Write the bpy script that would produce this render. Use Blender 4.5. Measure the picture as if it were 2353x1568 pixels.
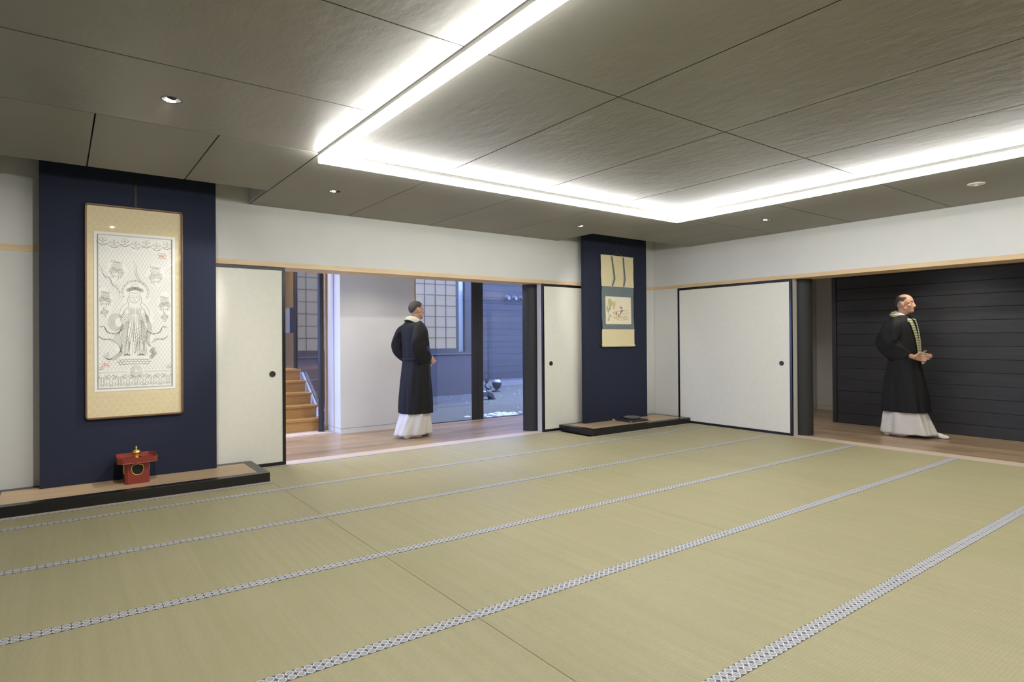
import bpy, bmesh, math, random
from math import sin, cos, pi, sqrt, hypot
from mathutils import Vector, Matrix
random.seed(7)
S = bpy.context.scene
COL = S.collection
for o in list(bpy.data.objects):
    bpy.data.objects.remove(o)

# ------------------------------------------------------------------ camera, world, exposure
W, HP = 2353, 1568
YAW, PITCH, ROLL, FPX = 0.6366, 0.0055, -0.0067, 1405.8
CAM = Vector((-7.2207, -6.1359, 1.2170))
fwd = Vector((sin(YAW) * cos(PITCH), cos(YAW) * cos(PITCH), sin(PITCH)))
r0 = Vector((cos(YAW), -sin(YAW), 0))
u0 = r0.cross(fwd)
rr = r0 * cos(ROLL) + u0 * sin(ROLL)
uu = -r0 * sin(ROLL) + u0 * cos(ROLL)
cam = bpy.data.cameras.new('camera')
co = bpy.data.objects.new('camera', cam)
COL.objects.link(co)
co.matrix_world = Matrix(((rr.x, uu.x, -fwd.x, CAM.x), (rr.y, uu.y, -fwd.y, CAM.y), (rr.z, uu.z, -fwd.z, CAM.z), (0, 0, 0, 1)))
cam.sensor_width = 36
cam.lens = FPX / W * 36
cam.shift_x = 3.0 / W
cam.shift_y = -13.2 / W
cam.clip_start = 0.05
S.camera = co

world = bpy.data.worlds.new('world')
S.world = world
world.use_nodes = True
bg = world.node_tree.nodes['Background']
bg.inputs[0].default_value = (0.36, 0.46, 1.0, 1)      # blue hour sky, even all over
bg.inputs[1].default_value = 3.3

S.view_settings.view_transform = 'Standard'
S.view_settings.look = 'None'
S.view_settings.gamma = 1
S.view_settings.exposure = 1.55
S.view_settings.use_curve_mapping = False
S.cycles.use_denoising = True
S.cycles.max_bounces = 12
S.cycles.diffuse_bounces = 6
S.cycles.glossy_bounces = 5
S.cycles.transparent_max_bounces = 16
S.cycles.sample_clamp_indirect = 8

BAR_BOTTOM, BAR_SIDE = 20.0, 13.0
SPOT_W = 26.0

# ------------------------------------------------------------------ helpers
MATS = {}


class NT:
    def __init__(s, m):
        s.t = m.node_tree
        s.b = s.t.nodes['Principled BSDF']

    def n(s, typ, **kw):
        nd = s.t.nodes.new(typ)
        for k, v in kw.items():
            setattr(nd, k, v)
        return nd

    def put(s, sock, v):
        if isinstance(v, bpy.types.NodeSocket):
            s.t.links.new(v, sock)
        elif isinstance(v, (tuple, list)) and len(v) == 3 and sock.type == 'RGBA':
            sock.default_value = (*v, 1)
        else:
            sock.default_value = v

    def m(s, op, a, b=0.0, c=0.0):
        nd = s.n('ShaderNodeMath', operation=op)
        s.put(nd.inputs[0], a)
        s.put(nd.inputs[1], b)
        s.put(nd.inputs[2], c)
        return nd.outputs[0]

    def coord(s, scale=(1, 1, 1), rnd=False):
        tc = s.n('ShaderNodeTexCoord')
        v = tc.outputs['Object']
        if rnd:
            oi = s.n('ShaderNodeObjectInfo')
            add = s.n('ShaderNodeVectorMath', operation='ADD')
            s.t.links.new(v, add.inputs[0])
            mul = s.m('MULTIPLY', oi.outputs['Random'], 37.0)
            s.t.links.new(mul, add.inputs[1])
            v = add.outputs[0]
        mp = s.n('ShaderNodeMapping')
        s.t.links.new(v, mp.inputs[0])
        mp.inputs['Scale'].default_value = scale
        return mp.outputs[0]

    def noise(s, vec, scale=5.0, detail=3.0, rough=0.5):
        nd = s.n('ShaderNodeTexNoise')
        s.t.links.new(vec, nd.inputs['Vector'])
        nd.inputs['Scale'].default_value = scale
        nd.inputs['Detail'].default_value = detail
        nd.inputs['Roughness'].default_value = rough
        return nd.outputs['Fac']

    def mix(s, f, a, b):
        nd = s.n('ShaderNodeMix', data_type='RGBA')
        s.put(nd.inputs[0], f)
        s.put(nd.inputs[6], a)
        s.put(nd.inputs[7], b)
        return nd.outputs[2]

    def ramp(s, f, lo, hi):
        nd = s.n('ShaderNodeMapRange')
        s.put(nd.inputs[0], f)
        nd.inputs[1].default_value = lo
        nd.inputs[2].default_value = hi
        return nd.outputs[0]

    def bump(s, h, strength=0.3, dist=0.002):
        nd = s.n('ShaderNodeBump')
        s.put(nd.inputs['Height'], h)
        nd.inputs['Strength'].default_value = strength
        nd.inputs['Distance'].default_value = dist
        s.t.links.new(nd.outputs[0], s.b.inputs['Normal'])


def mat(name, c, rough=0.5, metal=0.0, spec=0.5, emit=None, estr=0.0, coat=0.0):
    m = bpy.data.materials.new(name)
    m.use_nodes = True
    b = m.node_tree.nodes['Principled BSDF']
    b.inputs['Base Color'].default_value = (*c, 1)
    b.inputs['Roughness'].default_value = rough
    b.inputs['Metallic'].default_value = metal
    b.inputs['Specular IOR Level'].default_value = spec
    b.inputs['Coat Weight'].default_value = coat
    b.inputs['Coat Roughness'].default_value = 0.1
    if emit:
        b.inputs['Emission Color'].default_value = (*emit, 1)
        b.inputs['Emission Strength'].default_value = estr
    MATS[name] = m
    return m


def mat_noise(name, c1, c2, scale=(1, 1, 1), nscale=5, lo=0.3, hi=0.7, bump=0.0, bdist=0.002, rnd=False, detail=3, **kw):
    m = mat(name, c1, **kw)
    t = NT(m)
    v = t.coord(scale, rnd)
    f = t.noise(v, nscale, detail)
    t.put(t.b.inputs['Base Color'], t.mix(t.ramp(f, lo, hi), c1, c2))
    if bump:
        t.bump(f, bump, bdist)
    return m


def wood(name, c1, c2, axis='x', grain=28, rough=0.45, spec=0.4, tint=0.0, bump=0.05):
    m = mat(name, c1, rough=rough, spec=spec)
    t = NT(m)
    sc = {'x': (0.7, 9, 9), 'y': (9, 0.7, 9), 'z': (9, 9, 0.7)}[axis]
    v = t.coord(sc, True)
    n1 = t.noise(v, grain * 0.12, 4, 0.6)
    n2 = t.noise(v, grain, 2, 0.5)
    f = t.m('ADD', t.m('MULTIPLY', n1, 0.75), t.m('MULTIPLY', n2, 0.25))
    colr = t.mix(t.ramp(f, 0.35, 0.65), c1, c2)
    if tint:
        oi = t.n('ShaderNodeObjectInfo')
        k = t.m('MULTIPLY_ADD', oi.outputs['Random'], tint * 2, 1 - tint)
        hs = t.n('ShaderNodeHueSaturation')
        t.put(hs.inputs['Value'], k)
        t.put(hs.inputs['Color'], colr)
        colr = hs.outputs[0]
    t.put(t.b.inputs['Base Color'], colr)
    if bump:
        t.bump(f, bump, 0.001)
    return m


def glass_mat(name, tint=(1, 1, 1), ior=1.5, boost=1.0):
    m = bpy.data.materials.new(name)
    m.use_nodes = True
    nt = m.node_tree
    nt.nodes.remove(nt.nodes['Principled BSDF'])
    out = nt.nodes['Material Output']
    tr = nt.nodes.new('ShaderNodeBsdfTransparent')
    tr.inputs[0].default_value = (*tint, 1)
    gl = nt.nodes.new('ShaderNodeBsdfGlossy')
    gl.inputs['Roughness'].default_value = 0.01
    fr = nt.nodes.new('ShaderNodeFresnel')
    ge = nt.nodes.new('ShaderNodeNewGeometry')
    io = nt.nodes.new('ShaderNodeMapRange')            # same ratio on both faces of the thin pane
    io.inputs[3].default_value = ior
    io.inputs[4].default_value = 1 / ior
    nt.links.new(ge.outputs['Backfacing'], io.inputs[0])
    nt.links.new(io.outputs[0], fr.inputs[0])
    mu = nt.nodes.new('ShaderNodeMath')
    mu.operation = 'MULTIPLY'
    mu.inputs[1].default_value = boost
    mu.use_clamp = True
    nt.links.new(fr.outputs[0], mu.inputs[0])
    mx = nt.nodes.new('ShaderNodeMixShader')
    nt.links.new(mu.outputs[0], mx.inputs[0])
    nt.links.new(tr.outputs[0], mx.inputs[1])
    nt.links.new(gl.outputs[0], mx.inputs[2])
    nt.links.new(mx.outputs[0], out.inputs[0])
    MATS[name] = m
    return m


def box(bm, x0, x1, y0, y1, z0, z1, M=None):
    vs = []
    for x in (x0, x1):
        for y in (y0, y1):
            for z in (z0, z1):
                p = Vector((x, y, z))
                vs.append(bm.verts.new(M @ p if M else p))
    for f in ((0, 1, 3, 2), (4, 6, 7, 5), (0, 4, 5, 1), (2, 3, 7, 6), (0, 2, 6, 4), (1, 5, 7, 3)):
        bm.faces.new([vs[i] for i in f])


def mesh_obj(name, bm, m, parent=None, loc=None, smooth=False, bevel=0.0, seg=2, autosm=False):
    bmesh.ops.recalc_face_normals(bm, faces=bm.faces[:])
    if bevel:
        ed = [e for e in bm.edges if len(e.link_faces) == 2 and e.calc_face_angle(0) > 0.5]
        bmesh.ops.bevel(bm, geom=ed, offset=bevel, segments=seg, affect='EDGES', profile=0.6)
    me = bpy.data.meshes.new(name)
    bm.to_mesh(me)
    bm.free()
    if smooth:
        for p in me.polygons:
            p.use_smooth = True
        if autosm:
            try:
                me.set_sharp_from_angle(angle=0.7)
            except Exception:
                pass
    o = bpy.data.objects.new(name, me)
    COL.objects.link(o)
    if m:
        me.materials.append(MATS[m] if isinstance(m, str) else m)
    if loc:
        o.location = loc
    if parent:
        o.parent = parent
    return o


def bx(name, x0, x1, y0, y1, z0, z1, m, parent=None, bevel=0.0, off=None):
    """a box; when it has a parent its numbers are relative to the parent's origin; off centres the mesh on its own origin"""
    bm = bmesh.new()
    c = ((x0 + x1) / 2, (y0 + y1) / 2, (z0 + z1) / 2)
    box(bm, x0 - c[0], x1 - c[0], y0 - c[1], y1 - c[1], z0 - c[2], z1 - c[2])
    return mesh_obj(name, bm, m, parent, c, bevel=bevel)


def empty(name, loc=(0, 0, 0), rz=0.0):
    o = bpy.data.objects.new(name, None)
    o.empty_display_size = 0.1
    COL.objects.link(o)
    o.location = loc
    o.rotation_euler = (0, 0, rz)
    return o


def tag(o, label, cat, group=None, kind=None):
    o['label'] = label
    o['category'] = cat
    if group:
        o['group'] = group
    if kind:
        o['kind'] = kind
    return o


def struct(o, label=None, cat=None):
    o['kind'] = 'structure'
    if label:
        o['label'] = label
    if cat:
        o['category'] = cat
    return o


def share(o, parent, loc, name=None):
    c = o.copy()
    if name:
        c.name = name
    COL.objects.link(c)
    c.parent = parent
    c.location = loc
    return c


def lathe(bm, prof, n=32, M=None, close=True):
    rings = []
    for r, z in prof:
        if r < 1e-6:
            p = Vector((0, 0, z))
            rings.append([bm.verts.new(M @ p if M else p)])
        else:
            ring = []
            for i in range(n):
                a = 2 * pi * i / n
                p = Vector((r * cos(a), r * sin(a), z))
                ring.append(bm.verts.new(M @ p if M else p))
            rings.append(ring)
    for a, b in zip(rings, rings[1:]):
        for i in range(n):
            j = (i + 1) % n
            if len(a) == 1 and len(b) == 1:
                continue
            if len(a) == 1:
                bm.faces.new((a[0], b[i], b[j]))
            elif len(b) == 1:
                bm.faces.new((a[i], a[j], b[0]))
            else:
                bm.faces.new((a[i], a[j], b[j], b[i]))
    if close:
        for ring in (rings[0], rings[-1]):
            if len(ring) > 2:
                bm.faces.new(ring)


def loft(bm, rings, cap=True):
    vr = [[bm.verts.new(p) for p in r] for r in rings]
    n = len(vr[0])
    for a, b in zip(vr, vr[1:]):
        for i in range(n):
            j = (i + 1) % n
            bm.faces.new((a[i], a[j], b[j], b[i]))
    if cap:
        bm.faces.new(vr[0])
        bm.faces.new(vr[-1])


def tube(bm, pts, r, n=8, cap=True, ref=(0, 0, 1)):
    pts = [Vector(p) for p in pts]
    rings = []
    for i, p in enumerate(pts):
        d = (pts[min(i + 1, len(pts) - 1)] - pts[max(i - 1, 0)]).normalized()
        s = d.cross(Vector(ref))
        if s.length < 1e-3:
            s = d.cross(Vector((1, 0, 0)))
        s.normalize()
        u = s.cross(d)
        rad = r[i] if isinstance(r, (list, tuple)) else r
        rings.append([p + (s * cos(2 * pi * k / n) + u * sin(2 * pi * k / n)) * rad for k in range(n)])
    loft(bm, rings, cap)


def prism(bm, poly, axis_pts):
    """extrude a closed polygon: axis_pts maps (u,v,d)->Vector for d in 0,1"""
    a = [bm.verts.new(axis_pts(u, v, 0)) for u, v in poly]
    b = [bm.verts.new(axis_pts(u, v, 1)) for u, v in poly]
    n = len(poly)
    for i in range(n):
        j = (i + 1) % n
        bm.faces.new((a[i], a[j], b[j], b[i]))
    bm.faces.new(a)
    bm.faces.new(b)


def rrect(w, h, r, n=6):
    pts = []
    for cx, cy, a0 in ((w / 2 - r, h / 2 - r, 0), (-w / 2 + r, h / 2 - r, pi / 2), (-w / 2 + r, -h / 2 + r, pi), (w / 2 - r, -h / 2 + r, 1.5 * pi)):
        for i in range(n + 1):
            a = a0 + (pi / 2) * i / n
            pts.append((cx + r * cos(a), cy + r * sin(a)))
    return pts


# ------------------------------------------------------------------ materials
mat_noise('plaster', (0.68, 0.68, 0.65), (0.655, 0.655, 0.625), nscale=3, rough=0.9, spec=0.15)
mat_noise('fusuma_paper', (0.80, 0.785, 0.70), (0.77, 0.755, 0.67), nscale=22, rough=0.85, spec=0.2, bump=0.05, bdist=0.001)
mat_noise('plaster_low_bounce', (0.34, 0.34, 0.33), (0.32, 0.32, 0.31), nscale=3, rough=0.9, spec=0.15)  # for unseen walls, greyed so they bounce less light into the hall
mat('jamb_paint', (0.60, 0.575, 0.55), rough=0.7, spec=0.2)
mat_noise('navy_cloth', (0.020, 0.0245, 0.045), (0.024, 0.0285, 0.051), nscale=160, rough=0.85, spec=0.2, bump=0.1, bdist=0.0006)
mat('black_lacquer', (0.012, 0.012, 0.011), rough=0.28, spec=0.5)
mat('fusuma_frame', (0.010, 0.010, 0.011), rough=0.22, spec=0.5)
wood('pine', (0.76, 0.60, 0.385), (0.66, 0.48, 0.275), 'x', 22, rough=0.5)
wood('pine_y', (0.72, 0.55, 0.34), (0.62, 0.44, 0.245), 'y', 22, rough=0.5)
wood('pine_z', (0.55, 0.36, 0.20), (0.48, 0.30, 0.15), 'z', 22, rough=0.5)
wood('pale_sill', (0.66, 0.55, 0.44), (0.62, 0.50, 0.395), 'x', 20, rough=0.5)
wood('pale_sill_y', (0.66, 0.55, 0.44), (0.62, 0.50, 0.395), 'y', 20, rough=0.5)
wood('floor_board', (0.41, 0.295, 0.18), (0.30, 0.205, 0.12), 'x', 26, rough=0.32, spec=0.5, tint=0.22)
wood('floor_board_y', (0.41, 0.295, 0.18), (0.30, 0.205, 0.12), 'y', 26, rough=0.32, spec=0.5, tint=0.22)
wood('toko_board', (0.60, 0.455, 0.285), (0.49, 0.335, 0.19), 'x', 18, rough=0.42)
wood('black_board', (0.022, 0.023, 0.027), (0.032, 0.033, 0.038), 'y', 30, rough=0.6, tint=0.12, bump=0.25)
wood('black_board_x', (0.034, 0.035, 0.036), (0.046, 0.046, 0.048), 'x', 30, rough=0.7, tint=0.15, bump=0.3)
wood('oak', (0.42, 0.235, 0.075), (0.35, 0.185, 0.055), 'x', 26, rough=0.27)
wood('oak_wall', (0.15, 0.105, 0.055), (0.12, 0.082, 0.042), 'z', 26, rough=0.5)
mat('steel_grey', (0.034, 0.035, 0.035), rough=0.6, spec=0.3)
mat('sash_bronze', (0.022, 0.020, 0.017), rough=0.45)
mat('white_metal', (0.26, 0.26, 0.27), rough=0.4)
mat('rail_metal', (0.8, 0.8, 0.82), rough=0.2, metal=1.0)
mat('bar_lip', (0.72, 0.72, 0.69), rough=0.5)
mat('led', (0.9, 0.9, 0.9), emit=(1.0, 0.995, 1.0), estr=BAR_BOTTOM)
mat('led_side', (0.9, 0.9, 0.9), emit=(1.0, 0.995, 1.0), estr=BAR_SIDE)
mat('lamp_lens', (0.9, 0.9, 0.9), emit=(1.0, 0.97, 0.95), estr=30.0)
mat('lamp_housing', (0.012, 0.012, 0.013), rough=0.35)
mat('lamp_ring', (0.10, 0.098, 0.09), rough=0.45)
mat('speaker_disc', (0.62, 0.61, 0.55), rough=0.6)
mat_noise('concrete', (0.20, 0.20, 0.19), (0.15, 0.15, 0.145), nscale=18, rough=0.8)
mat('ceiling_void', (0.02, 0.02, 0.02), rough=0.9)
glass_mat('pane_glass', (0.94, 0.97, 0.97), 1.45, 1.6)
glass_mat('stair_glass', (0.86, 0.89, 0.90), 1.5, 1.3)
glass_mat('picture_glass', (0.985, 0.985, 0.98), 1.25, 0.15)


def ceiling_mat(name, rough, spec, c, strength, metal=0.0):
    m = mat(name, c, rough=rough, spec=spec, metal=metal)
    t = NT(m)
    v = t.coord((1, 0.5, 1), True)
    f = t.noise(v, 15, 4, 0.55)
    g = t.noise(v, 2.2, 2, 0.5)
    t.put(t.b.inputs['Base Color'], t.mix(t.ramp(g, 0.35, 0.65), c, tuple(k * 0.93 for k in c)))
    t.bump(f, strength, 0.004)


ceiling_mat('ceiling_sheet', 0.49, 0.5, (0.295, 0.283, 0.245), 0.58, 0.62)
ceiling_mat('ceiling_sheet_plain', 0.55, 0.35, (0.265, 0.254, 0.217), 0.12, 0.1)

# tatami rush: ribs parallel to the cloth borders, fine strands across
m = mat('rush', (0.42, 0.385, 0.22), rough=0.52, spec=0.35)
t = NT(m)
tc = t.n('ShaderNodeTexCoord')
sep = t.n('ShaderNodeSeparateXYZ')
t.t.links.new(tc.outputs['Object'], sep.inputs[0])
rib = t.m('ABSOLUTE', t.m('SINE', t.m('MULTIPLY', sep.outputs['Y'], pi / 0.0152)))
strand = t.noise(t.coord((220, 9, 1), True), 1.0, 2, 0.6)
streak = t.noise(t.coord((26, 0.7, 1), True), 1.0, 3, 0.5)
patch = t.noise(t.coord((1.4, 1.4, 1), True), 1.3, 2, 0.5)
cell = t.noise(t.coord((95, 66, 1), True), 1.0, 1, 0.5)
f = t.m('ADD', t.m('MULTIPLY', t.m('ADD', t.m('MULTIPLY', strand, 0.4), t.m('MULTIPLY', cell, 0.6)), 0.42), t.m('ADD', t.m('MULTIPLY', streak, 0.36), t.m('MULTIPLY', patch, 0.22)))
c1 = t.mix(t.ramp(f, 0.36, 0.64), (0.385, 0.36, 0.195), (0.475, 0.425, 0.255))
dark = t.ramp(rib, 0.0, 0.35)
c2 = t.mix(dark, (0.375, 0.338, 0.19), c1)
t.put(t.b.inputs['Base Color'], c2)
t.bump(t.m('ADD', t.m('MULTIPLY', rib, 0.7), t.m('MULTIPLY', strand, 0.5)), 0.35, 0.0012)

# woven cloth border: a row of white discs on a dark ground
m = mat('border_cloth', (0.7, 0.7, 0.7), rough=0.55, spec=0.35)
t = NT(m)
tc = t.n('ShaderNodeTexCoord')
sep = t.n('ShaderNodeSeparateXYZ')
t.t.links.new(tc.outputs['Object'], sep.inputs[0])
P = 0.0342
u = t.m('MULTIPLY', t.m('SUBTRACT', t.m('FRACT', t.m('MULTIPLY', sep.outputs['X'], 1 / P)), 0.5), P)
d = t.m('SQRT', t.m('ADD', t.m('MULTIPLY', u, u), t.m('MULTIPLY', sep.outputs['Y'], sep.outputs['Y'])))
inside = t.m('LESS_THAN', d, 0.0163)
ring = t.m('GREATER_THAN', d, 0.0122)
ring2 = t.m('MULTIPLY', t.m('GREATER_THAN', d, 0.0072), t.m('LESS_THAN', d, 0.0088))
chk = t.n('ShaderNodeTexChecker')
t.put(chk.inputs['Scale'], 420.0)
t.t.links.new(tc.outputs['Object'], chk.inputs['Vector'])
ground = t.mix(chk.outputs['Fac'], (0.035, 0.035, 0.05), (0.16, 0.16, 0.18))
weave = t.mix(chk.outputs['Fac'], (0.30, 0.31, 0.335), (0.54, 0.55, 0.57))
inn = t.mix(ring2, weave, (0.26, 0.26, 0.30))
disc = t.mix(ring, inn, (0.76, 0.76, 0.77))
t.put(t.b.inputs['Base Color'], t.mix(inside, ground, disc))

# ------------------------------------------------------------------ the room shell
H = 2.508
KB, KT = 1.93, 1.978
M = 0.96
XL, YN = -7.70, -9.65        # left wall and the wall behind the camera
TOP = 2.75

# floor: the mat bed, every mat a piece of it
floor = bx('floor', XL - 0.1, 0.16, YN - 0.1, 0.165, -0.12, -0.032, 'ceiling_void')
struct(floor, 'tatami floor of the hall laid in straight rows with patterned white borders', 'floor')
XE = [-0.052 - 1.8993 * k for k in range(5)]
YE = [-0.035, -1.000] + [-1.000 - 0.9557 * k for k in range(1, 10)]
HW = 0.0325


def mat_piece(x0, x1, y0, y1, proto={}):
    key = (round(x1 - x0, 3), round(abs(y1 - y0), 3))
    fl = Vector(floor.location)
    c = Vector(((x0 + x1) / 2, (y0 + y1) / 2, -0.016))
    g = 0.0009
    if key not in proto:
        w, h = key
        bm = bmesh.new()
        box(bm, -w / 2 + g, w / 2 - g, -h / 2 + g, h / 2 - g, -0.016, 0.016)
        a = mesh_obj('tatami_mat', bm, 'rush', floor, c - fl, bevel=0.0012, seg=1)
        bs = []
        for sgn in (-1, 1):
            bm = bmesh.new()
            box(bm, -w / 2 + g, w / 2 - g, -HW / 2, HW / 2 - g * 0.6, -0.0005, 0.0017)
            yy = sgn * (h / 2 - HW / 2)
            bs.append(mesh_obj('cloth_border', bm, 'border_cloth', a, (0, yy, 0.016)))
        proto[key] = (a, bs)
        return a
    a0, bs0 = proto[key]
    a = share(a0, floor, c - fl)
    for b in bs0:
        share(b, a, b.location)
    return a


for r in range(10):
    for k in range(4):
        x1, x0 = XE[k], XE[k + 1]
        y1, y0 = YE[r], YE[r + 1]
        if r == 0 and k in (0, 3):
            y1 = -0.699
        mat_piece(x0, x1, y0, y1)

# pale timber sills and strips around the mats
s = bx('trim_3', -5.765, 0.16, -0.034, 0.158, -0.04, 0.0, 'pale_sill', bevel=0.001)
struct(s, 'pale wooden sill between the mats and the back corridor', 'sill')
s = bx('trim_4', -0.051, 0.155, YN, -0.035, -0.04, 0.0, 'pale_sill_y', bevel=0.001)
struct(s, 'pale wooden sill between the mats and the right corridor', 'sill')
s = bx('trim_5', XL, -5.752, -0.698, -0.640, -0.04, 0.0005, 'pale_sill', bevel=0.001)
struct(s, 'thin pale strip along the front of the alcove step under the framed print', 'sill')
s = bx('trim_6', -1.95, -0.052, -0.698, -0.640, -0.04, 0.0005, 'pale_sill', bevel=0.001)
struct(s, 'thin pale strip along the front of the alcove step under the hanging scroll', 'sill')
s = bx('trim_7', XL - 0.05, -7.649, YN, -0.7, -0.04, 0.0, 'pale_sill_y', bevel=0.001)
struct(s, 'pale wooden strip between the mats and the left wall', 'sill')

# walls
HD = 0.34                     # depth of the header over the openings
bm = bmesh.new()
box(bm, XL - 0.2, 0.0, 0.0, HD, KT, TOP)
box(bm, XL - 0.2, -6.81, 0.0, 0.12, 0.0, KB)
box(bm, -0.80, 0.0, 0.0, 0.12, 0.0, KB)
wb = struct(mesh_obj('wall_back', bm, 'plaster'), 'white plaster wall above the sliding doors of the long side', 'wall')
bm = bmesh.new()
box(bm, 0.0, HD, YN, HD, KT, TOP)
box(bm, 0.0, 0.12, -0.445, 0.12, 0.0, KB)
box(bm, 0.0, 0.12, YN, -6.3, 0.0, KB)
struct(mesh_obj('wall_right', bm, 'plaster'), 'white plaster wall above the opening to the dark boarded corridor', 'wall')
struct(bx('wall_left', XL - 0.2, XL, YN - 0.2, 0.0, -0.05, TOP, 'plaster_low_bounce'), 'unseen wall on the left side of the hall, greyed to cut bounce light', 'wall')
struct(bx('wall_front', XL - 0.2, 0.2, YN - 0.2, YN, -0.05, TOP, 'plaster_low_bounce'), 'unseen wall on the near side of the hall, greyed to cut bounce light', 'wall')
struct(bx('trim_1', XL, 0.0, -0.005, HD, KB, KT, 'pine'), 'pale wooden lintel along the top of the back sliding doors', 'lintel')
struct(bx('trim_2', -0.005, HD, YN, 0.0, KB, KT, 'pine_y'), 'pale wooden lintel along the top of the right opening', 'lintel')
struct(bx('trim_8', -2.158, -1.95, 0.032, 0.128, 0.0, KB, 'jamb_paint'), 'off-white jamb between the door beside the scroll and the round column', 'jamb')
struct(bx('trim_9', 0.032, 0.128, -2.155, -1.95, 0.0, KB, 'jamb_paint'), 'off-white jamb between the right sliding door and the round column', 'jamb')

# ------------------------------------------------------------------ ceiling with its separate sheets
ceil = bx('ceiling', XL - 0.2, 0.34, YN - 0.2, 0.34, 2.72, 2.78, 'ceiling_void')
struct(ceil, 'olive grey ceiling of large sheets with dark open joints', 'ceiling')
CL = Vector(ceil.location)
J = 0.0042
BX0, BX1 = -5.776, -5.738     # left arm of the light
RX0, RX1 = -1.965, -1.925     # right arm
FY0, FY1 = -2.000, -1.962     # far arm
NY0, NY1 = -7.70, -7.66       # near arm, behind the camera
HOLES = [(-6.732, -2.437), (-5.284, -0.962), (-2.394, -0.963), (-0.945, -2.412)]
HOLE_R = 0.0455


def sheet(x0, x1, y0, y1, m):
    x0 += J; x1 -= J; y0 += J; y1 -= J
    c = Vector(((x0 + x1) / 2, (y0 + y1) / 2, H + 0.006))
    bm = bmesh.new()
    hole = [h for h in HOLES if x0 < h[0] < x1 and y0 < h[1] < y1]
    if not hole:
        box(bm, x0 - c.x, x1 - c.x, y0 - c.y, y1 - c.y, -0.006, 0.006)
        bev = 0.0012
    else:
        hx, hy = hole[0]
        n = 48
        bev = 0
        outer, inner = [], []
        hw, hh = (x1 - x0) / 2, (y1 - y0) / 2
        for i in range(n):
            a = 2 * pi * i / n
            px, py = hx - c.x, hy - c.y
            inner.append((px + HOLE_R * cos(a), py + HOLE_R * sin(a)))
            # ray to the sheet's edge
            ts = []
            if abs(cos(a)) > 1e-9:
                ts += [((hw if cos(a) > 0 else -hw) - px) / cos(a)]
            if abs(sin(a)) > 1e-9:
                ts += [((hh if sin(a) > 0 else -hh) - py) / sin(a)]
            tt = min(ts)
            outer.append([px + tt * cos(a), py + tt * sin(a)])
        for cx_, cy_ in ((hw, hh), (-hw, hh), (-hw, -hh), (hw, -hh)):   # snap the nearest outer point to each corner
            k = min(range(n), key=lambda i: hypot(outer[i][0] - cx_, outer[i][1] - cy_))
            outer[k] = [cx_, cy_]
        L = []
        for z in (-0.006, 0.006):
            L.append(([bm.verts.new((*p, z)) for p in inner], [bm.verts.new((*p, z)) for p in outer]))
        for i in range(n):
            j = (i + 1) % n
            for inn, out in L:
                bm.faces.new((inn[i], inn[j], out[j], out[i]))
            bm.faces.new((L[0][0][i], L[0][0][j], L[1][0][j], L[1][0][i]))
            bm.faces.new((L[0][1][i], L[0][1][j], L[1][1][j], L[1][1][i]))
    mesh_obj('ceiling_sheet', bm, m, ceil, c - CL, bevel=bev, seg=1)


SL = -0.662                   # front edge of the open slots over the two alcoves
AX, AY = 'ceiling_sheet', 'ceiling_sheet_plain'
ysl = [-1.965, -2.890, -3.853, -4.815, -5.777, -6.739, -7.70, -8.66, YN]
for a, b in zip(ysl, ysl[1:]):                      # left margin
    sheet(-7.68, BX0, b, a, AX)
for x1, x0 in ((-5.763, -6.406), (-6.406, -7.050), (-7.050, -7.68)):
    sheet(x0, x1, -1.965, SL, AY)
for x1, x0 in ((-4.797, -5.763), (-3.843, -4.797), (-2.873, -3.843), (-1.909, -2.873)):
    sheet(x0, x1, FY1, 0.0, AY)
for x1, x0 in ((-1.272, -1.909), (-0.639, -1.272), (0.0, -0.639)):
    sheet(x0, x1, -1.958, SL, AY)
yr = [-1.958, -2.873, -3.841, -4.80, -5.77, -6.73, -7.69, -8.65, YN]
for a, b in zip(yr, yr[1:]):
    sheet(RX1, 0.0, b, a, AY)
for y1, y0 in ((FY0, -3.853), (-3.853, -5.777), (-5.777, NY1)):
    for x1, x0 in ((RX0, -2.880), (-2.880, -3.848), (-3.848, -4.803), (-4.803, BX1)):
        sheet(x0, x1, y0, y1, AX)
for x1, x0 in ((-1.925, -3.848), (-3.848, BX0)):
    sheet(x0, x1, YN, NY0, AX)
struct(bx('trim_10', -5.763, -5.745, SL, 0.0, H + 0.013, 2.72, 'plaster'), 'plaster cheek closing the ceiling slot over the framed print', 'ceiling edge')
struct(bx('trim_11', -1.922, -1.904, SL, 0.0, H + 0.013, 2.72, 'plaster'), 'plaster cheek closing the ceiling slot over the scroll', 'ceiling edge')

# ------------------------------------------------------------------ light frame
lf = tag(empty('ceiling_light_frame', (-3.85, -4.83, H)), 'slim rectangular frame of continuous white light hung under the ceiling sheets', 'light')
LO = Vector(lf.location)
ZL, ZB = 2.4865, 2.4385
arms = [(BX0, BX1, NY0, FY1), (RX0, RX1, NY0, FY1), (BX1, RX0, FY0, FY1), (BX1, RX0, NY0, NY1)]
for x0, x1, y0, y1 in arms:
    bx('channel', x0 - LO.x, x1 - LO.x, y0 - LO.y, y1 - LO.y, ZL - LO.z, 2.56 - LO.z, 'bar_lip', lf)
    bm = bmesh.new()
    box(bm, x0 - LO.x, x1 - LO.x, y0 - LO.y, y1 - LO.y, ZB - LO.z, ZL - LO.z)
    o = mesh_obj('diffuser', bm, 'led', lf)
    o.data.materials.append(MATS['led_side'])
    for p in o.data.polygons:
        p.material_index = 0 if p.normal.z < -0.5 else 1

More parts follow.
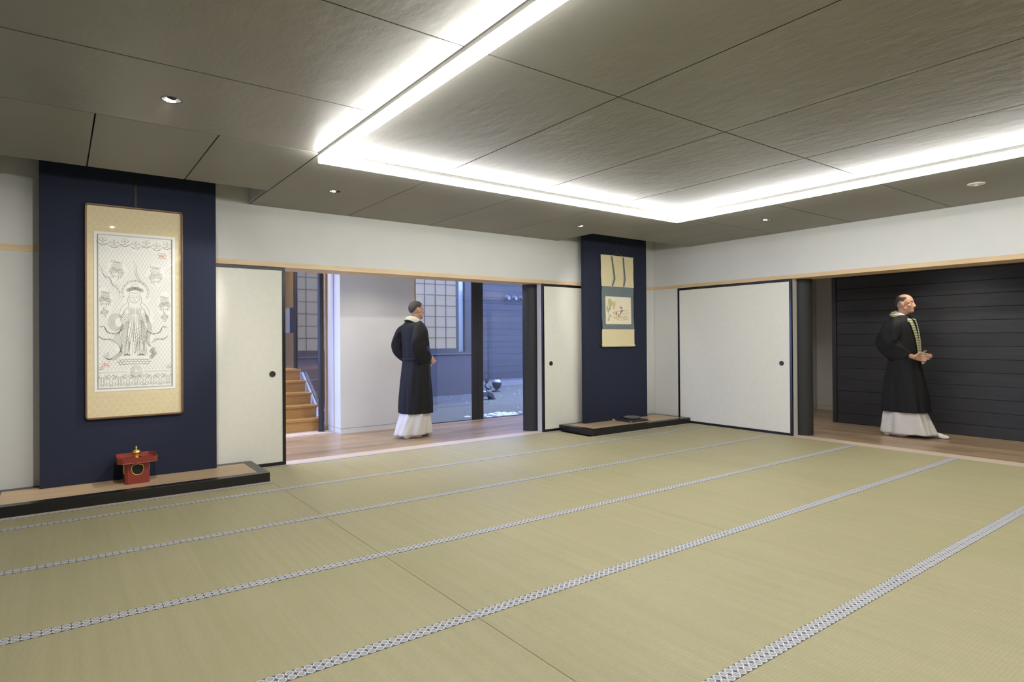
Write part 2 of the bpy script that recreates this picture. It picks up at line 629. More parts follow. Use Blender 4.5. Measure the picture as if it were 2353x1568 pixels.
# ------------------------------------------------------------------ downlights
def downlight(x, y, target, label, power, size):
    d = tag(empty('downlight', (x, y, H)), label, 'downlight', 'recessed ceiling downlights')
    bm = bmesh.new()
    lathe(bm, [(0.0445, -0.0015), (0.0515, -0.0015), (0.0515, 0.0), (0.0455, 0.0), (0.0445, -0.0005)], 40, close=False)
    mesh_obj('trim_ring', bm, 'lamp_ring', d, smooth=True, autosm=True)
    bm = bmesh.new()
    lathe(bm, [(0.0445, 0.0), (0.043, 0.03), (0.040, 0.07), (0.0, 0.07)], 40, close=False)
    mesh_obj('housing', bm, 'lamp_housing', d, smooth=True, autosm=True)
    dirv = (Vector(target) - Vector((x, y, H + 0.02))).normalized()
    q = dirv.to_track_quat('-Z', 'Y')
    R = Matrix.Translation((0, 0, 0.022)) @ q.to_matrix().to_4x4()
    bm = bmesh.new()
    lathe(bm, [(0.0, -0.004), (0.020, -0.002), (0.0245, 0.0)], 32, R, close=False)
    mesh_obj('lens', bm, 'lamp_lens', d, smooth=True)
    bm = bmesh.new()
    lathe(bm, [(0.0250, -0.004), (0.0285, -0.004), (0.0285, 0.03), (0.0, 0.03)], 32, R, close=False)
    mesh_obj('gimbal', bm, 'lamp_housing', d, smooth=True, autosm=True)
    L = bpy.data.lights.new('downlight_beam', 'SPOT')
    L.energy = power
    L.color = (1.0, 0.96, 0.91)
    L.spot_size = size
    L.spot_blend = 0.55
    L.shadow_soft_size = 0.022
    o = bpy.data.objects.new('downlight_beam', L)
    COL.objects.link(o)
    o.parent = d
    o.location = Vector((0, 0, 0.016)) + dirv * 0.012
    o.rotation_euler = q.to_euler()


downlight(*HOLES[0], (-6.85, -0.2, 1.45), 'recessed dark-rimmed downlight facing the framed print, largest of the ceiling downlights', SPOT_W * 1.9, 1.1)
downlight(*HOLES[1], (-6.72, -0.2, 1.35), 'recessed downlight in the back row of sheets by the corner of the light frame', SPOT_W * 1.5, 0.82)
downlight(*HOLES[2], (-1.2, -0.2, 1.6), 'recessed downlight in the back row of sheets just left of the scroll alcove', SPOT_W * 0.45, 1.0)
downlight(*HOLES[3], (-1.0, -0.2, 1.6), 'recessed downlight between the light frame and the right wall', SPOT_W, 1.0)

sd = tag(empty('ceiling_speaker', (-0.945, -4.318, H)), 'flat round off-white disc fitting on the ceiling above the right opening', 'ceiling fitting')
bm = bmesh.new()
lathe(bm, [(0.0, -0.012), (0.05, -0.011), (0.062, -0.006), (0.065, 0.0)], 40, close=True)
mesh_obj('cover_disc', bm, 'speaker_disc', sd, smooth=True, autosm=True)
bm = bmesh.new()
lathe(bm, [(0.0, -0.020), (0.012, -0.019), (0.016, -0.012)], 24, close=True)
mesh_obj('centre_boss', bm, 'speaker_disc', sd, smooth=True, autosm=True)

# ------------------------------------------------------------------ sliding doors
def fusuma(n, ox, oy, along, width, label, hand):
    """origin at the free edge foot; along = unit vector of the door's width; faces -y or -x"""
    d = empty('door_%d' % n, (ox, oy, 0.0), math.atan2(along[1], along[0]))
    struct(d, label, 'door')
    # local: x along the width from the free edge, y = depth away from the room (sign by side)
    fw = 0.032
    dep = 1 if along[0] > 0 else -1
    y0, y1 = (0.0, 0.026 * dep)
    yl, yh = min(y0, y1), max(y0, y1)
    zt = KB - 0.002
    bx('stile', 0, fw, yl, yh, 0.001, zt, 'fusuma_frame', d, bevel=0.003)
    bx('stile', width - fw, width, yl, yh, 0.001, zt, 'fusuma_frame', d, bevel=0.003)
    bx('rail', fw, width - fw, yl, yh, 0.001, 0.001 + fw, 'fusuma_frame', d, bevel=0.003)
    bx('rail', fw, width - fw, yl, yh, zt - fw, zt, 'fusuma_frame', d, bevel=0.003)
    p0, p1 = (0.004 * dep, 0.022 * dep)
    bx('paper_panel', fw, width - fw, min(p0, p1), max(p0, p1), 0.001 + fw, zt - fw, 'fusuma_paper', d)
    # round finger pull
    bm = bmesh.new()
    R = Matrix.Translation((hand, 0.004 * dep, 0.888)) @ (Matrix.Rotation(pi / 2, 4, 'X') if dep > 0 else Matrix.Rotation(-pi / 2, 4, 'X'))
    lathe(bm, [(0.0, 0.0012), (0.020, 0.0012), (0.0235, 0.0042), (0.0265, 0.0048), (0.0295, 0.0035), (0.030, 0.0)], 36, R, close=False)
    mesh_obj('finger_pull', bm, 'pull_metal', d, smooth=True, autosm=True)
    return d


mat('pull_metal', (0.05, 0.05, 0.052), rough=0.4, metal=0.6)
fusuma(1, -5.431, -0.006, (-1, 0), 1.37, 'cream sliding door with black frame standing beside the framed print', 0.125)
fusuma(2, -2.175, -0.006, (1, 0), 1.37, 'narrowly seen cream sliding door running behind the scroll panel', 0.142)
fusuma(3, -0.003, -2.160, (0, 1), 1.715, 'wide cream sliding door with black frame on the right wall', 0.137)

# ------------------------------------------------------------------ alcoves
def alcove_step(x0, x1, label, left_open=True):
    P = 0.0776
    d = tag(empty('alcove_step', ((x0 + x1) / 2, -0.333, 0.0)), label, 'platform')
    o = d.location
    fw = 0.085
    y0, y1 = -0.655, -0.008
    bx('front_rail', x0 - o.x, x1 - o.x, y0 - o.y, y0 + fw - o.y, 0.0005, P, 'black_lacquer', d, bevel=0.0025)
    bx('back_rail', x0 + fw - o.x, x1 - fw - o.x, y1 - 0.085 - o.y, y1 - o.y, 0.0005, P, 'black_lacquer', d, bevel=0.0025)
    bx('side_rail', x0 - o.x, x0 + fw - o.x, y0 + fw - o.y, y1 - o.y, 0.0005, P, 'black_lacquer', d, bevel=0.0025)
    bx('side_rail', x1 - fw - o.x, x1 - o.x, y0 + fw - o.y, y1 - o.y, 0.0005, P, 'black_lacquer', d, bevel=0.0025)
    bx('top_board', x0 + fw - o.x, x1 - fw - o.x, y0 + fw - o.y, y1 - 0.085 - o.y, 0.0005, P - 0.0005, 'toko_board', d)
    return d


alcove_step(-7.655, -5.757, 'low black lacquered alcove step with pale wooden top under the framed print')
alcove_step(-1.905, -0.0035, 'low black lacquered alcove step with pale wooden top under the hanging scroll')


def alcove_panel(x0, x1, label):
    d = tag(empty('alcove_screen', ((x0 + x1) / 2, -0.137, 0.0776)), label, 'screen')
    bx('cloth_face', (x0 - x1) / 2, (x1 - x0) / 2, -0.028, 0.028, 0.0003, 2.715 - 0.0776, 'navy_cloth', d, bevel=0.001)
    bx('wall_batten', -0.35, -0.31, 0.028, 0.129, 0.02, 1.8, 'steel_grey', d)
    bx('wall_batten', 0.31, 0.35, 0.028, 0.129, 0.02, 1.8, 'steel_grey', d)
    return d


alcove_panel(-7.3395, -6.0846, 'tall navy blue cloth screen behind the framed print')
alcove_panel(-1.5845, -0.3496, 'tall navy blue cloth screen behind the hanging scroll')
PY = -0.165                   # front of the panels

# hanging rail over the framed print
hr = tag(empty('hanging_rail', (-6.700, PY, 2.62)), 'slim dark perforated rail running from the ceiling slot down to the framed print', 'rail')
bx('strip', -0.011, 0.011, -0.004, -0.0003, -0.30, 0.09, 'steel_grey', hr, bevel=0.001)
for k in range(14):
    bm = bmesh.new()
    lathe(bm, [(0.0035, 0.0), (0.0052, 0.0), (0.0052, 0.003), (0.0035, 0.003)], 12, Matrix.Translation((0, -0.004, 0.07 - k * 0.0255)) @ Matrix.Rotation(pi / 2, 4, 'X'), close=False)
    mesh_obj('eyelet', bm, 'lamp_housing', hr)

# ------------------------------------------------------------------ framed print
def uvmap(x0, y, z0):
    """flat drawing space on a panel: u to the right, v up, d out of the wall"""
    return lambda u, v, d: Vector((x0 + u, y - d, z0 + v))


def smooth_pts(pts, n=8):
    """Catmull-Rom through the points"""
    out = []
    P = [pts[0]] + list(pts) + [pts[-1]]
    for i in range(1, len(P) - 2):
        p0, p1, p2, p3 = P[i - 1], P[i], P[i + 1], P[i + 2]
        for k in range(n):
            s = k / n
            out.append(tuple(0.5 * ((2 * p1[c]) + (-p0[c] + p2[c]) * s + (2 * p0[c] - 5 * p1[c] + 4 * p2[c] - p3[c]) * s * s + (-p0[c] + 3 * p1[c] - 3 * p2[c] + p3[c]) * s ** 3) for c in (0, 1)))
    out.append(tuple(pts[-1]))
    return out


def ribbon(bm, pts, w, mp, d, taper=True):
    n = len(pts)
    if n < 2:
        return
    prev = None
    for i, p in enumerate(pts):
        a = pts[max(i - 1, 0)]
        b = pts[min(i + 1, n - 1)]
        dx, dy = b[0] - a[0], b[1] - a[1]
        L = hypot(dx, dy) or 1
        s = i / (n - 1)
        ww = w * (0.45 + 0.55 * sin(pi * s)) if taper else w
        nx, ny = -dy / L * ww / 2, dx / L * ww / 2
        cur = (bm.verts.new(mp(p[0] + nx, p[1] + ny, d)), bm.verts.new(mp(p[0] - nx, p[1] - ny, d)))
        if prev:
            bm.faces.new((prev[0], prev[1], cur[1], cur[0]))
        prev = cur


def arc(cx, cy, rx, ry, a0, a1, n=14):
    return [(cx + rx * cos(a0 + (a1 - a0) * i / n), cy + ry * sin(a0 + (a1 - a0) * i / n)) for i in range(n + 1)]


def spiral(cx, cy, r, a0, turns=1.3, sgn=1, n=16):
    return [(cx + r * (1 - 0.85 * i / n) * cos(a0 + sgn * 2 * pi * turns * i / n), cy + r * (1 - 0.85 * i / n) * sin(a0 + sgn * 2 * pi * turns * i / n)) for i in range(n + 1)]


FX0, FX1, FZ0, FZ1 = -7.052, -6.350, 0.586, 2.332
fp = tag(empty('framed_print', ((FX0 + FX1) / 2, PY, FZ0)), 'tall framed ink print of a robed figure hung on a navy panel', 'picture')
fo = fp.location
FW, FH = FX1 - FX0, FZ1 - FZ0
mp = uvmap(0, 0, 0)
# frame: rounded ring with a raised lip
mat('frame_wood', (0.16, 0.092, 0.048), rough=0.4)
mat_noise('mat_silk', (0.76, 0.655, 0.43), (0.72, 0.61, 0.39), nscale=60, rough=0.7, spec=0.3)
mat('silk_crest', (0.62, 0.50, 0.30), rough=0.6)
mat('print_paper', (0.86, 0.855, 0.82), rough=0.8, spec=0.2)
mat('ink_grey', (0.36, 0.36, 0.33), rough=0.8, spec=0.1)
mat('ink_pale', (0.50, 0.50, 0.46), rough=0.8, spec=0.1)
mat('seal_red', (0.62, 0.22, 0.16), rough=0.8, spec=0.1)
bm = bmesh.new()
prof = [(0.0, 0.0), (0.0, 0.020), (0.004, 0.027), (0.011, 0.027), (0.016, 0.021), (0.016, 0.0)]
rings = []
N = len(rrect(FW, FH, 0.03))
allr = []
for inset, dd in prof:
    allr.append([mp(u, v + FH / 2, dd) for u, v in rrect(FW - 2 * inset, FH - 2 * inset, max(0.03 - inset, 0.012))])
vr = [[bm.verts.new(p) for p in r] for r in allr]
for a, b in zip(vr, vr[1:] + vr[:1]):
    for i in range(N):
        j = (i + 1) % N
        bm.faces.new((a[i], a[j], b[j], b[i]))
mesh_obj('frame', bm, 'frame_wood', fp, smooth=True, autosm=True)
bm = bmesh.new()
prism(bm, [(u, v + FH / 2) for u, v in rrect(FW - 0.031, FH - 0.031, 0.013)], lambda u, v, d: mp(u, v, 0.004 + d * 0.006))
msk = mesh_obj('silk_mount', bm, 'mat_silk', fp)
# woven crests on the silk mount, a flat print in rows
PW0, PW1, PZ0, PZ1 = -6.989, -6.412, 0.808, 2.110
px0, pz0 = PW0 - fo.x, PZ0 - fo.z
PWW, PHH = PW1 - PW0, PZ1 - PZ0
bm = bmesh.new()
row = 0
v = 0.03
while v < FH - 0.03:
    u = -FW / 2 + 0.035 + (0.026 if row % 2 else 0)
    while u < FW / 2 - 0.03:
        if not (px0 - 0.015 < u < px0 + PWW + 0.015 and pz0 - 0.015 < v < pz0 + PHH + 0.015):
            for a in range(4):
                ribbon(bm, arc(u + 0.0055 * cos(a * pi / 2), v + 0.0055 * sin(a * pi / 2), 0.005, 0.005, a * pi / 2 - 2, a * pi / 2 + 2, 5), 0.0012, mp, 0.0103, False)
            ribbon(bm, arc(u, v, 0.0115, 0.0115, 0.3, 5.9, 8), 0.0008, mp, 0.0103, False)
        u += 0.052
    v += 0.037
    row += 1
o = mesh_obj('woven_crest', bm, 'silk_crest', msk)
o['kind'] = 'stuff'
bm = bmesh.new()
box(bm, px0, px0 + PWW, -0.0125, -0.0102, pz0, pz0 + PHH)
paper = mesh_obj('print_sheet', bm, 'print_paper', fp)
mp2 = uvmap(px0, 0, pz0)
D1 = 0.0130
w_, h_ = PWW, PHH
lines, pale = [], []
bd = 0.020                     # border inset
for k in (0.0, 0.0025, 0.005, 0.0075):
    lines.append([(bd + k, bd + k), (w_ - bd - k, bd + k), (w_ - bd - k, h_ - bd - k), (bd + k, h_ - bd - k), (bd + k, bd + k)])
flines = []
# soft masses that keep the lattice clear: (cx, cy, rx, ry)
FIG = [(0.285, 0.80, 0.105, 0.12), (0.285, 0.60, 0.125, 0.17), (0.275, 0.42, 0.135, 0.20), (0.28, 0.28, 0.12, 0.06), (0.155, 0.99, 0.072, 0.09), (0.43, 0.965, 0.068, 0.088),
       (0.075, 0.73, 0.05, 0.12), (0.50, 0.71, 0.05, 0.12), (0.155, 0.565, 0.05, 0.07), (0.49, 1.16, 0.03, 0.028), (0.078, 0.222, 0.03, 0.026)]


def blocked(x, y):
    for cx, cy, rx, ry in FIG:
        if ((x - cx) / rx) ** 2 + ((y - cy) / ry) ** 2 < 1:
            return True
    return y > h_ - 0.115 + 0.02 * sin(x * 40) or y < 0.165


sp, slope = 0.0262, 1.72
for sg in (1, -1):
    k = -60
    while k < 90:
        x = k * sp
        seg = []
        y = bd
        while y < h_ - bd:
            xx = x + sg * (y - bd) / slope
            ok = bd + 0.008 < xx < w_ - bd - 0.008 and not blocked(xx, y)
            if ok:
                seg.append((xx, y))
            else:
                if len(seg) > 1:
                    pale.append([seg[0], seg[-1]])
                seg = []
            y += 0.010
        if len(seg) > 1:
            pale.append([seg[0], seg[-1]])
        k += 1
R = random.Random(3)
# cloud scrolls along the top, arabesques along the foot
for i in range(7):
    cx = 0.06 + i * (w_ - 0.12) / 6
    cy = h_ - 0.062 - 0.016 * (i % 2)
    for sg in (-1, 1):
        lines.append(spiral(cx + sg * 0.017, cy, 0.020, pi / 2, 1.1, sg))
        lines.append(arc(cx + sg * 0.02, cy - 0.012, 0.026, 0.022, pi if sg < 0 else 0, (pi + pi) if sg < 0 else -pi, 8))
    lines.append(arc(cx, cy - 0.03, 0.03, 0.018, pi, 2 * pi, 8))
    lines.append(arc(cx, cy - 0.034, 0.022, 0.012, pi, 2 * pi, 8))
lines.append([(bd, 0.158), (0.225, 0.158)])
lines.append([(0.345, 0.158), (w_ - bd, 0.158)])
lines.append([(bd, 0.150), (w_ - bd, 0.150)])
for i in range(9):
    cx = 0.055 + i * (w_ - 0.11) / 8
    for sg in (-1, 1):
        lines.append(spiral(cx + sg * 0.014, 0.105 + 0.01 * (i % 2), 0.022, -pi / 2, 1.2, sg))
        lines.append(spiral(cx - sg * 0.012, 0.06 - 0.006 * (i % 2), 0.020, pi / 2, 1.1, sg))
        lines.append(smooth_pts([(cx, 0.035), (cx + sg * 0.013, 0.06), (cx + sg * 0.006, 0.085), (cx + sg * 0.024, 0.12), (cx + sg * 0.010, 0.14)], 4))
for rr_ in (0.040, 0.030, 0.018):
    lines.append(arc(0.288, 0.158, rr_ * 0.95, rr_ * 1.15, 0, 2 * pi, 16))
for cxs in (0.045, w_ - 0.045):
    for sg in (-1, 1):
        lines.append(spiral(cxs + sg * 0.008, 0.19, 0.018, 0.5, 1.2, sg))


def flower(cx, cy, r):
    for rad, n in ((r, 7), (r * 0.55, 6)):
        for i in range(n):
            a = 2 * pi * i / n + r * 50
            lines.append(arc(cx + rad * cos(a), cy + rad * sin(a), rad * 0.48, rad * 0.48, a - 1.9, a + 1.9, 7))
    lines.append(arc(cx, cy, r * 0.25, r * 0.25, 0, 2 * pi, 8))


def spray(cx, cy, s, sg):
    flower(cx, cy + 0.03 * s, 0.024 * s)
    flower(cx - sg * 0.026 * s, cy - 0.004 * s, 0.017 * s)
    flower(cx + sg * 0.022 * s, cy - 0.012 * s, 0.016 * s)
    for i in range(6):
        a = pi + pi * i / 5
        lines.append(spiral(cx + 0.045 * s * cos(a), cy - 0.03 * s + 0.03 * s * sin(a), 0.015 * s, a, 1.0, 1 if i % 2 else -1))
    for i in range(4):
        lines.append(spiral(cx + (i - 1.5) * 0.02 * s, cy + 0.066 * s, 0.012 * s, i, 1.0, 1))
    lines.append(smooth_pts([(cx, cy - 0.04 * s), (cx + sg * 0.012 * s, cy - 0.07 * s), (cx - sg * 0.004 * s, cy - 0.09 * s)], 5))


spray(0.155, 0.995, 1.0, 1)
spray(0.430, 0.965, 1.0, -1)
spray(0.075, 0.755, 0.8, 1)
spray(0.497, 0.725, 0.85, -1)
for sg, cx, cy in ((1, 0.07, 0.645), (-1, 0.50, 0.615)):
    flower(cx, cy, 0.016)
    for i in range(4):
        lines.append(spiral(cx + 0.02 * cos(i * 1.6), cy + 0.03 * sin(i * 1.6), 0.012, i, 1.0, 1))
# the standing robed figure: halo, head, robe folds, scarves, lotus foot
for rr_ in (0.098, 0.086):
    lines.append(arc(0.285, 0.815, rr_, rr_ * 1.05, -0.55, pi + 0.55, 26))
for i in range(13):
    a = -0.4 + (pi + 0.8) * i / 12
    lines.append(arc(0.285 + 0.092 * cos(a), 0.815 + 0.0965 * sin(a), 0.0028, 0.0028, 0, 2 * pi, 6))
lines.append(smooth_pts([(0.243, 0.80), (0.242, 0.765), (0.256, 0.738), (0.278, 0.727), (0.302, 0.738), (0.316, 0.767), (0.314, 0.80)], 6))
lines.append(smooth_pts([(0.232, 0.80), (0.26, 0.812), (0.28, 0.806), (0.30, 0.812), (0.328, 0.80)], 6))
for i in range(6):
    flower(0.235 + i * 0.0185, 0.832 + 0.016 * sin(i * 0.62), 0.010)
lines.append(arc(0.282, 0.868, 0.024, 0.018, 0, 2 * pi, 12))
for ex in (0.262, 0.297):
    lines.append(arc(ex, 0.770, 0.010, 0.004, 0.2, pi - 0.2, 6))
    lines.append(arc(ex, 0.781, 0.012, 0.005, 0.3, pi - 0.3, 6))
lines.append([(0.279, 0.776), (0.276, 0.757), (0.282, 0.755)])
lines.append(arc(0.280, 0.746, 0.008, 0.003, pi, 2 * pi, 6))
for sg in (-1, 1):
    lines.append(smooth_pts([(0.28 + sg * 0.040, 0.79), (0.28 + sg * 0.050, 0.75), (0.28 + sg * 0.043, 0.71), (0.28 + sg * 0.06, 0.67)], 6))
    lines.append(smooth_pts([(0.28 + sg * 0.046, 0.735), (0.28 + sg * 0.085, 0.70), (0.28 + sg * 0.105, 0.65), (0.28 + sg * 0.10, 0.61)], 6))
    for k in range(6):
        lines.append(smooth_pts([(0.28 + sg * (0.060 + 0.007 * k), 0.685 - 0.014 * k), (0.28 + sg * (0.075 + 0.005 * k), 0.655 - 0.014 * k), (0.28 + sg * (0.055 + 0.005 * k), 0.63 - 0.014 * k), (0.28 + sg * 0.02, 0.64 - 0.01 * k)], 5))
for k in range(6):          # sleeve loop on the left
    lines.append(arc(0.150 + 0.003 * k, 0.565, 0.052 - 0.005 * k, 0.072 - 0.006 * k, 0.9, 2 * pi - 0.2, 18))
for k in range(9):          # inner folds
    f_ = k / 8
    lines.append(smooth_pts([(0.240 + 0.085 * f_, 0.62), (0.235 + 0.10 * f_ + 0.01 * sin(k), 0.54), (0.225 + 0.12 * f_, 0.44), (0.215 + 0.135 * f_ + 0.008 * sin(k * 2), 0.36), (0.205 + 0.15 * f_, 0.295)], 7))
    lines.append(smooth_pts([(0.232 + 0.012 * k, 0.69), (0.240 + 0.010 * k, 0.655), (0.235 + 0.011 * k, 0.625)], 5))
for k in range(7):          # crossing folds of the skirts
    f_ = k / 6
    lines.append(smooth_pts([(0.225 + 0.02 * f_, 0.575), (0.175 + 0.05 * f_, 0.48), (0.190 + 0.055 * f_, 0.38), (0.165 + 0.06 * f_, 0.29)], 7))
    lines.append(smooth_pts([(0.305 + 0.03 * f_, 0.585), (0.325 + 0.045 * f_, 0.49), (0.300 + 0.06 * f_, 0.39), (0.315 + 0.055 * f_, 0.285)], 7))
    lines.append(smooth_pts([(0.235 + 0.012 * k, 0.53 - 0.03 * k), (0.275, 0.50 - 0.032 * k), (0.325 - 0.006 * k, 0.53 - 0.03 * k)], 6))
for k in range(5):          # long trailing scarf
    o_ = 0.007 * k
    lines.append(smooth_pts([(0.215 - o_, 0.52), (0.140 + o_, 0.45), (0.165 + o_, 0.37), (0.190 - o_, 0.31), (0.130, 0.255 + o_), (0.062 + o_, 0.285 - o_), (0.100, 0.325 - o_)], 7))
    lines.append(smooth_pts([(0.352 + o_ * 0.4, 0.63), (0.372 + o_, 0.53), (0.355 + o_, 0.42), (0.385 + o_ * 0.5, 0.36)], 7))
lines.append(smooth_pts([(0.205, 0.83), (0.165, 0.81), (0.155, 0.86), (0.118, 0.88), (0.105, 0.93), (0.068, 0.945), (0.045, 1.01), (0.030, 1.03)], 8))
lines.append(smooth_pts([(0.198, 0.755), (0.175, 0.78), (0.170, 0.83), (0.130, 0.862), (0.112, 0.915), (0.074, 0.935), (0.050, 0.99)], 8))
lines.append(smooth_pts([(0.355, 0.88), (0.318, 0.925), (0.297, 0.975), (0.292, 1.03), (0.268, 1.075)], 8))
lines.append(smooth_pts([(0.350, 0.872), (0.310, 0.915), (0.285, 0.97), (0.283, 1.03)], 8))
for sg, cx in ((1, 0.43), (-1, 0.12)):
    for k in range(3):
        o_ = 0.006 * k
        lines.append(smooth_pts([(cx - sg * 0.06, 0.50 - o_), (cx - sg * 0.02, 0.465 + o_), (cx + sg * 0.03, 0.49 - o_), (cx + sg * 0.055, 0.53), (cx + sg * 0.085, 0.515 + o_)], 6))
        lines.append(smooth_pts([(cx - sg * 0.03, 0.40 - o_), (cx + sg * 0.01, 0.43 - o_), (cx + sg * 0.06, 0.42 + o_), (cx + sg * 0.095, 0.455)], 6))
for row_, n_, y_ in ((0, 9, 0.262), (1, 10, 0.245), (2, 9, 0.226)):
    for i in range(n_):
        cx = 0.275 + (i - (n_ - 1) / 2) * 0.024
        lines.append(arc(cx, y_ + 0.006 * cos((cx - 0.275) * 14), 0.013, 0.014, pi, 2 * pi, 7))
        lines.append(arc(cx, y_ - 0.002, 0.006, 0.007, pi, 2 * pi, 5))
for cx in (0.225, 0.325):
    for k in range(4):
        lines.append(arc(cx, 0.285, 0.028 - 0.005 * k, 0.018 - 0.003 * k, 0, pi, 8))
for k in range(5):
    flower(0.40 + 0.012 * (k % 3), 0.275 + 0.016 * k, 0.011)
bm = bmesh.new()
for ln in lines:
    ribbon(bm, ln, 0.0034, mp2, D1)
ink = mesh_obj('ink_drawing', bm, 'ink_grey', paper)
ink['kind'] = 'stuff'
bm = bmesh.new()
for ln in pale:
    ribbon(bm, ln, 0.0015, mp2, D1 - 0.0002, False)
lat = mesh_obj('ink_lattice', bm, 'ink_pale', paper)
lat['kind'] = 'stuff'


def seal(cx, cy, w, h, seed):
    q = random.Random(seed)
    bm = bmesh.new()
    ribbon(bm, [(cx - w / 2, cy - h / 2), (cx + w / 2, cy - h / 2), (cx + w / 2, cy + h / 2), (cx - w / 2, cy + h / 2), (cx - w / 2, cy - h / 2)], 0.0026, mp2, D1, False)
    for gx in (-0.25, 0.25):
        for gy in (-0.25, 0.25):
            for k in range(4):
                a = (cx + gx * w + q.uniform(-0.2, 0.2) * w, cy + gy * h + q.uniform(-0.22, 0.22) * h)
                if k % 2:
                    b = (a[0] + q.uniform(-0.02, 0.02) * w, a[1] + q.uniform(0.2, 0.38) * h * (1 if gy < 0 else -1))
                else:
                    b = (a[0] + q.uniform(0.18, 0.36) * w * (1 if gx < 0 else -1), a[1] + q.uniform(-0.05, 0.05) * h)
                ribbon(bm, [a, b], 0.0026, mp2, D1, False)
    mesh_obj('red_seal', bm, 'seal_red', paper)


seal(0.482, 1.133, 0.053, 0.047, 5)
seal(0.078, 0.222, 0.044, 0.045, 9)
bm = bmesh.new()
prism(bm, [(u, v + FH / 2) for u, v in rrect(FW - 0.033, FH - 0.033, 0.012)], lambda u, v, d: mp(u, v, 0.0175 + d * 0.002))
mesh_obj('glass_pane', bm, 'picture_glass', fp)

# ------------------------------------------------------------------ hanging scroll
SX0, SX1, SZ0, SZ1 = -1.280, -0.640, 1.093, 2.352
hs = tag(empty('hanging_scroll', ((SX0 + SX1) / 2, PY, SZ0)), 'hanging scroll with a small willow painting on a navy panel', 'scroll')
so = hs.location
SW, SH = SX1 - SX0, SZ1 - SZ0
mat_noise('scroll_silk', (0.72, 0.635, 0.395), (0.68, 0.595, 0.36), nscale=40, rough=0.75, spec=0.2)
mat_noise('scroll_paper', (0.80, 0.74, 0.56), (0.77, 0.70, 0.52), nscale=6, rough=0.8, spec=0.15)
m = mat('scroll_brocade', (0.13, 0.17, 0.19), rough=0.7)
t = NT(m)
w1 = t.noise(t.coord((1, 1, 1)), 150, 1, 0.4)
t.put(t.b.inputs['Base Color'], t.mix(t.ramp(w1, 0.45, 0.56), (0.115, 0.15, 0.165), (0.19, 0.225, 0.225)))
mat('scroll_strip', (0.13, 0.155, 0.16), rough=0.7)
mat('cord', (0.20, 0.14, 0.08), rough=0.8)


def wob(v):          # slight side wave of the silk's edge
    return 0.004 * sin(v * 9.0) + 0.003 * sin(v * 23 + 1)


def sway(v):         # how far the silk stands off the panel
    return 0.012 + 0.005 * (1 + sin(v * 4.2 + 0.6))


def cloth_strip(name, u0, u1, v0, v1, m, extra, parent, n=26):
    bm = bmesh.new()
    rows = []
    for i in range(n + 1):
        v = v0 + (v1 - v0) * i / n
        rows.append([bm.verts.new((u + (wob(v) if abs(abs(u) - SW / 2) < 0.02 else 0), -sway(v) - extra - e, v)) for e in (0, 0.0016) for u in ((u0, u1) if e == 0 else (u1, u0))])
    for a, b in zip(rows, rows[1:]):
        for i in range(4):
            j = (i + 1) % 4
            bm.faces.new((a[i], a[j], b[j], b[i]))
    bm.faces.new(rows[0])
    bm.faces.new(rows[-1])
    return mesh_obj(name, bm, m, parent)


a_, b_ = 1.337 - so.z, 1.928 - so.z
cloth_strip('lower_silk', -SW / 2, SW / 2, 0.02, a_, 'scroll_silk', 0, hs)
cloth_strip('upper_silk', -SW / 2, SW / 2, b_, SH - 0.004, 'scroll_silk', 0, hs)
bro = cloth_strip('brocade_mount', -SW / 2 + 0.006, SW / 2 - 0.004, a_, b_, 'scroll_brocade', 0.0006, hs)
pu0, pu1, pv0, pv1 = -1.207 - so.x, -0.703 - so.x, 1.408 - so.z, 1.788 - so.z
ptg = cloth_strip('painting', pu0, pu1, pv0, pv1, 'scroll_paper', 0.0026, hs)
# hanging wind strips, bent near their lower ends
for u, bend in ((-0.115, 0.045), (0.112, 0.022)):
    bm = bmesh.new()
    pts = [(u, SH - 0.005, 0.004), (u + bend * 0.5, SH - 0.16, 0.012), (u + bend, SH - 0.315, 0.020), (u + 0.004, b_ + 0.008, 0.010)]
    rows = []
    for (uu_, vv_, dd_) in pts:
        y = -sway(vv_) - dd_
        rows.append([bm.verts.new((uu_ - 0.0135, y, vv_)), bm.verts.new((uu_ + 0.0135, y + 0.002, vv_)), bm.verts.new((uu_ + 0.0135, y + 0.004, vv_)), bm.verts.new((uu_ - 0.0135, y + 0.002, vv_))])
    for a, b in zip(rows, rows[1:]):
        for i in range(4):
            j = (i + 1) % 4
            bm.faces.new((a[i], a[j], b[j], b[i]))
    bm.faces.new(rows[0])
    bm.faces.new(rows[-1])
    mesh_obj('wind_strip', bm, 'scroll_strip', hs)
bm = bmesh.new()
tube(bm, [(-SW / 2 - 0.006, -0.016, SH), (SW / 2 + 0.006, -0.016, SH)], 0.007, 10)
mesh_obj('top_rod', bm, 'scroll_silk', hs, smooth=True)
bm = bmesh.new()
tube(bm, [(-SW / 2 - 0.004, -0.020, 0.016), (SW / 2 + 0.004, -0.020, 0.016)], 0.017, 16)
rol = mesh_obj('bottom_roller', bm, 'scroll_silk', hs, smooth=True, autosm=True)
for sg in (-1, 1):
    bm = bmesh.new()
    lathe(bm, [(0.0, 0.0), (0.013, 0.0), (0.016, 0.006), (0.016, 0.020), (0.011, 0.026), (0.0, 0.027)], 18, Matrix.Translation((sg * (SW / 2 + 0.003), -0.020, 0.016)) @ Matrix.Rotation(sg * pi / 2, 4, 'Y'), close=False)
    mesh_obj('roller_knob', bm, 'black_lacquer', rol, smooth=True, autosm=True)
bm = bmesh.new()
tube(bm, [(-0.11, -0.016, SH + 0.005), (-0.005, -0.012, SH + 0.045)], 0.0022, 6)
tube(bm, [(0.115, -0.016, SH + 0.005), (0.003, -0.012, SH + 0.045)], 0.0022, 6)
mesh_obj('cord', bm, 'cord', hs)
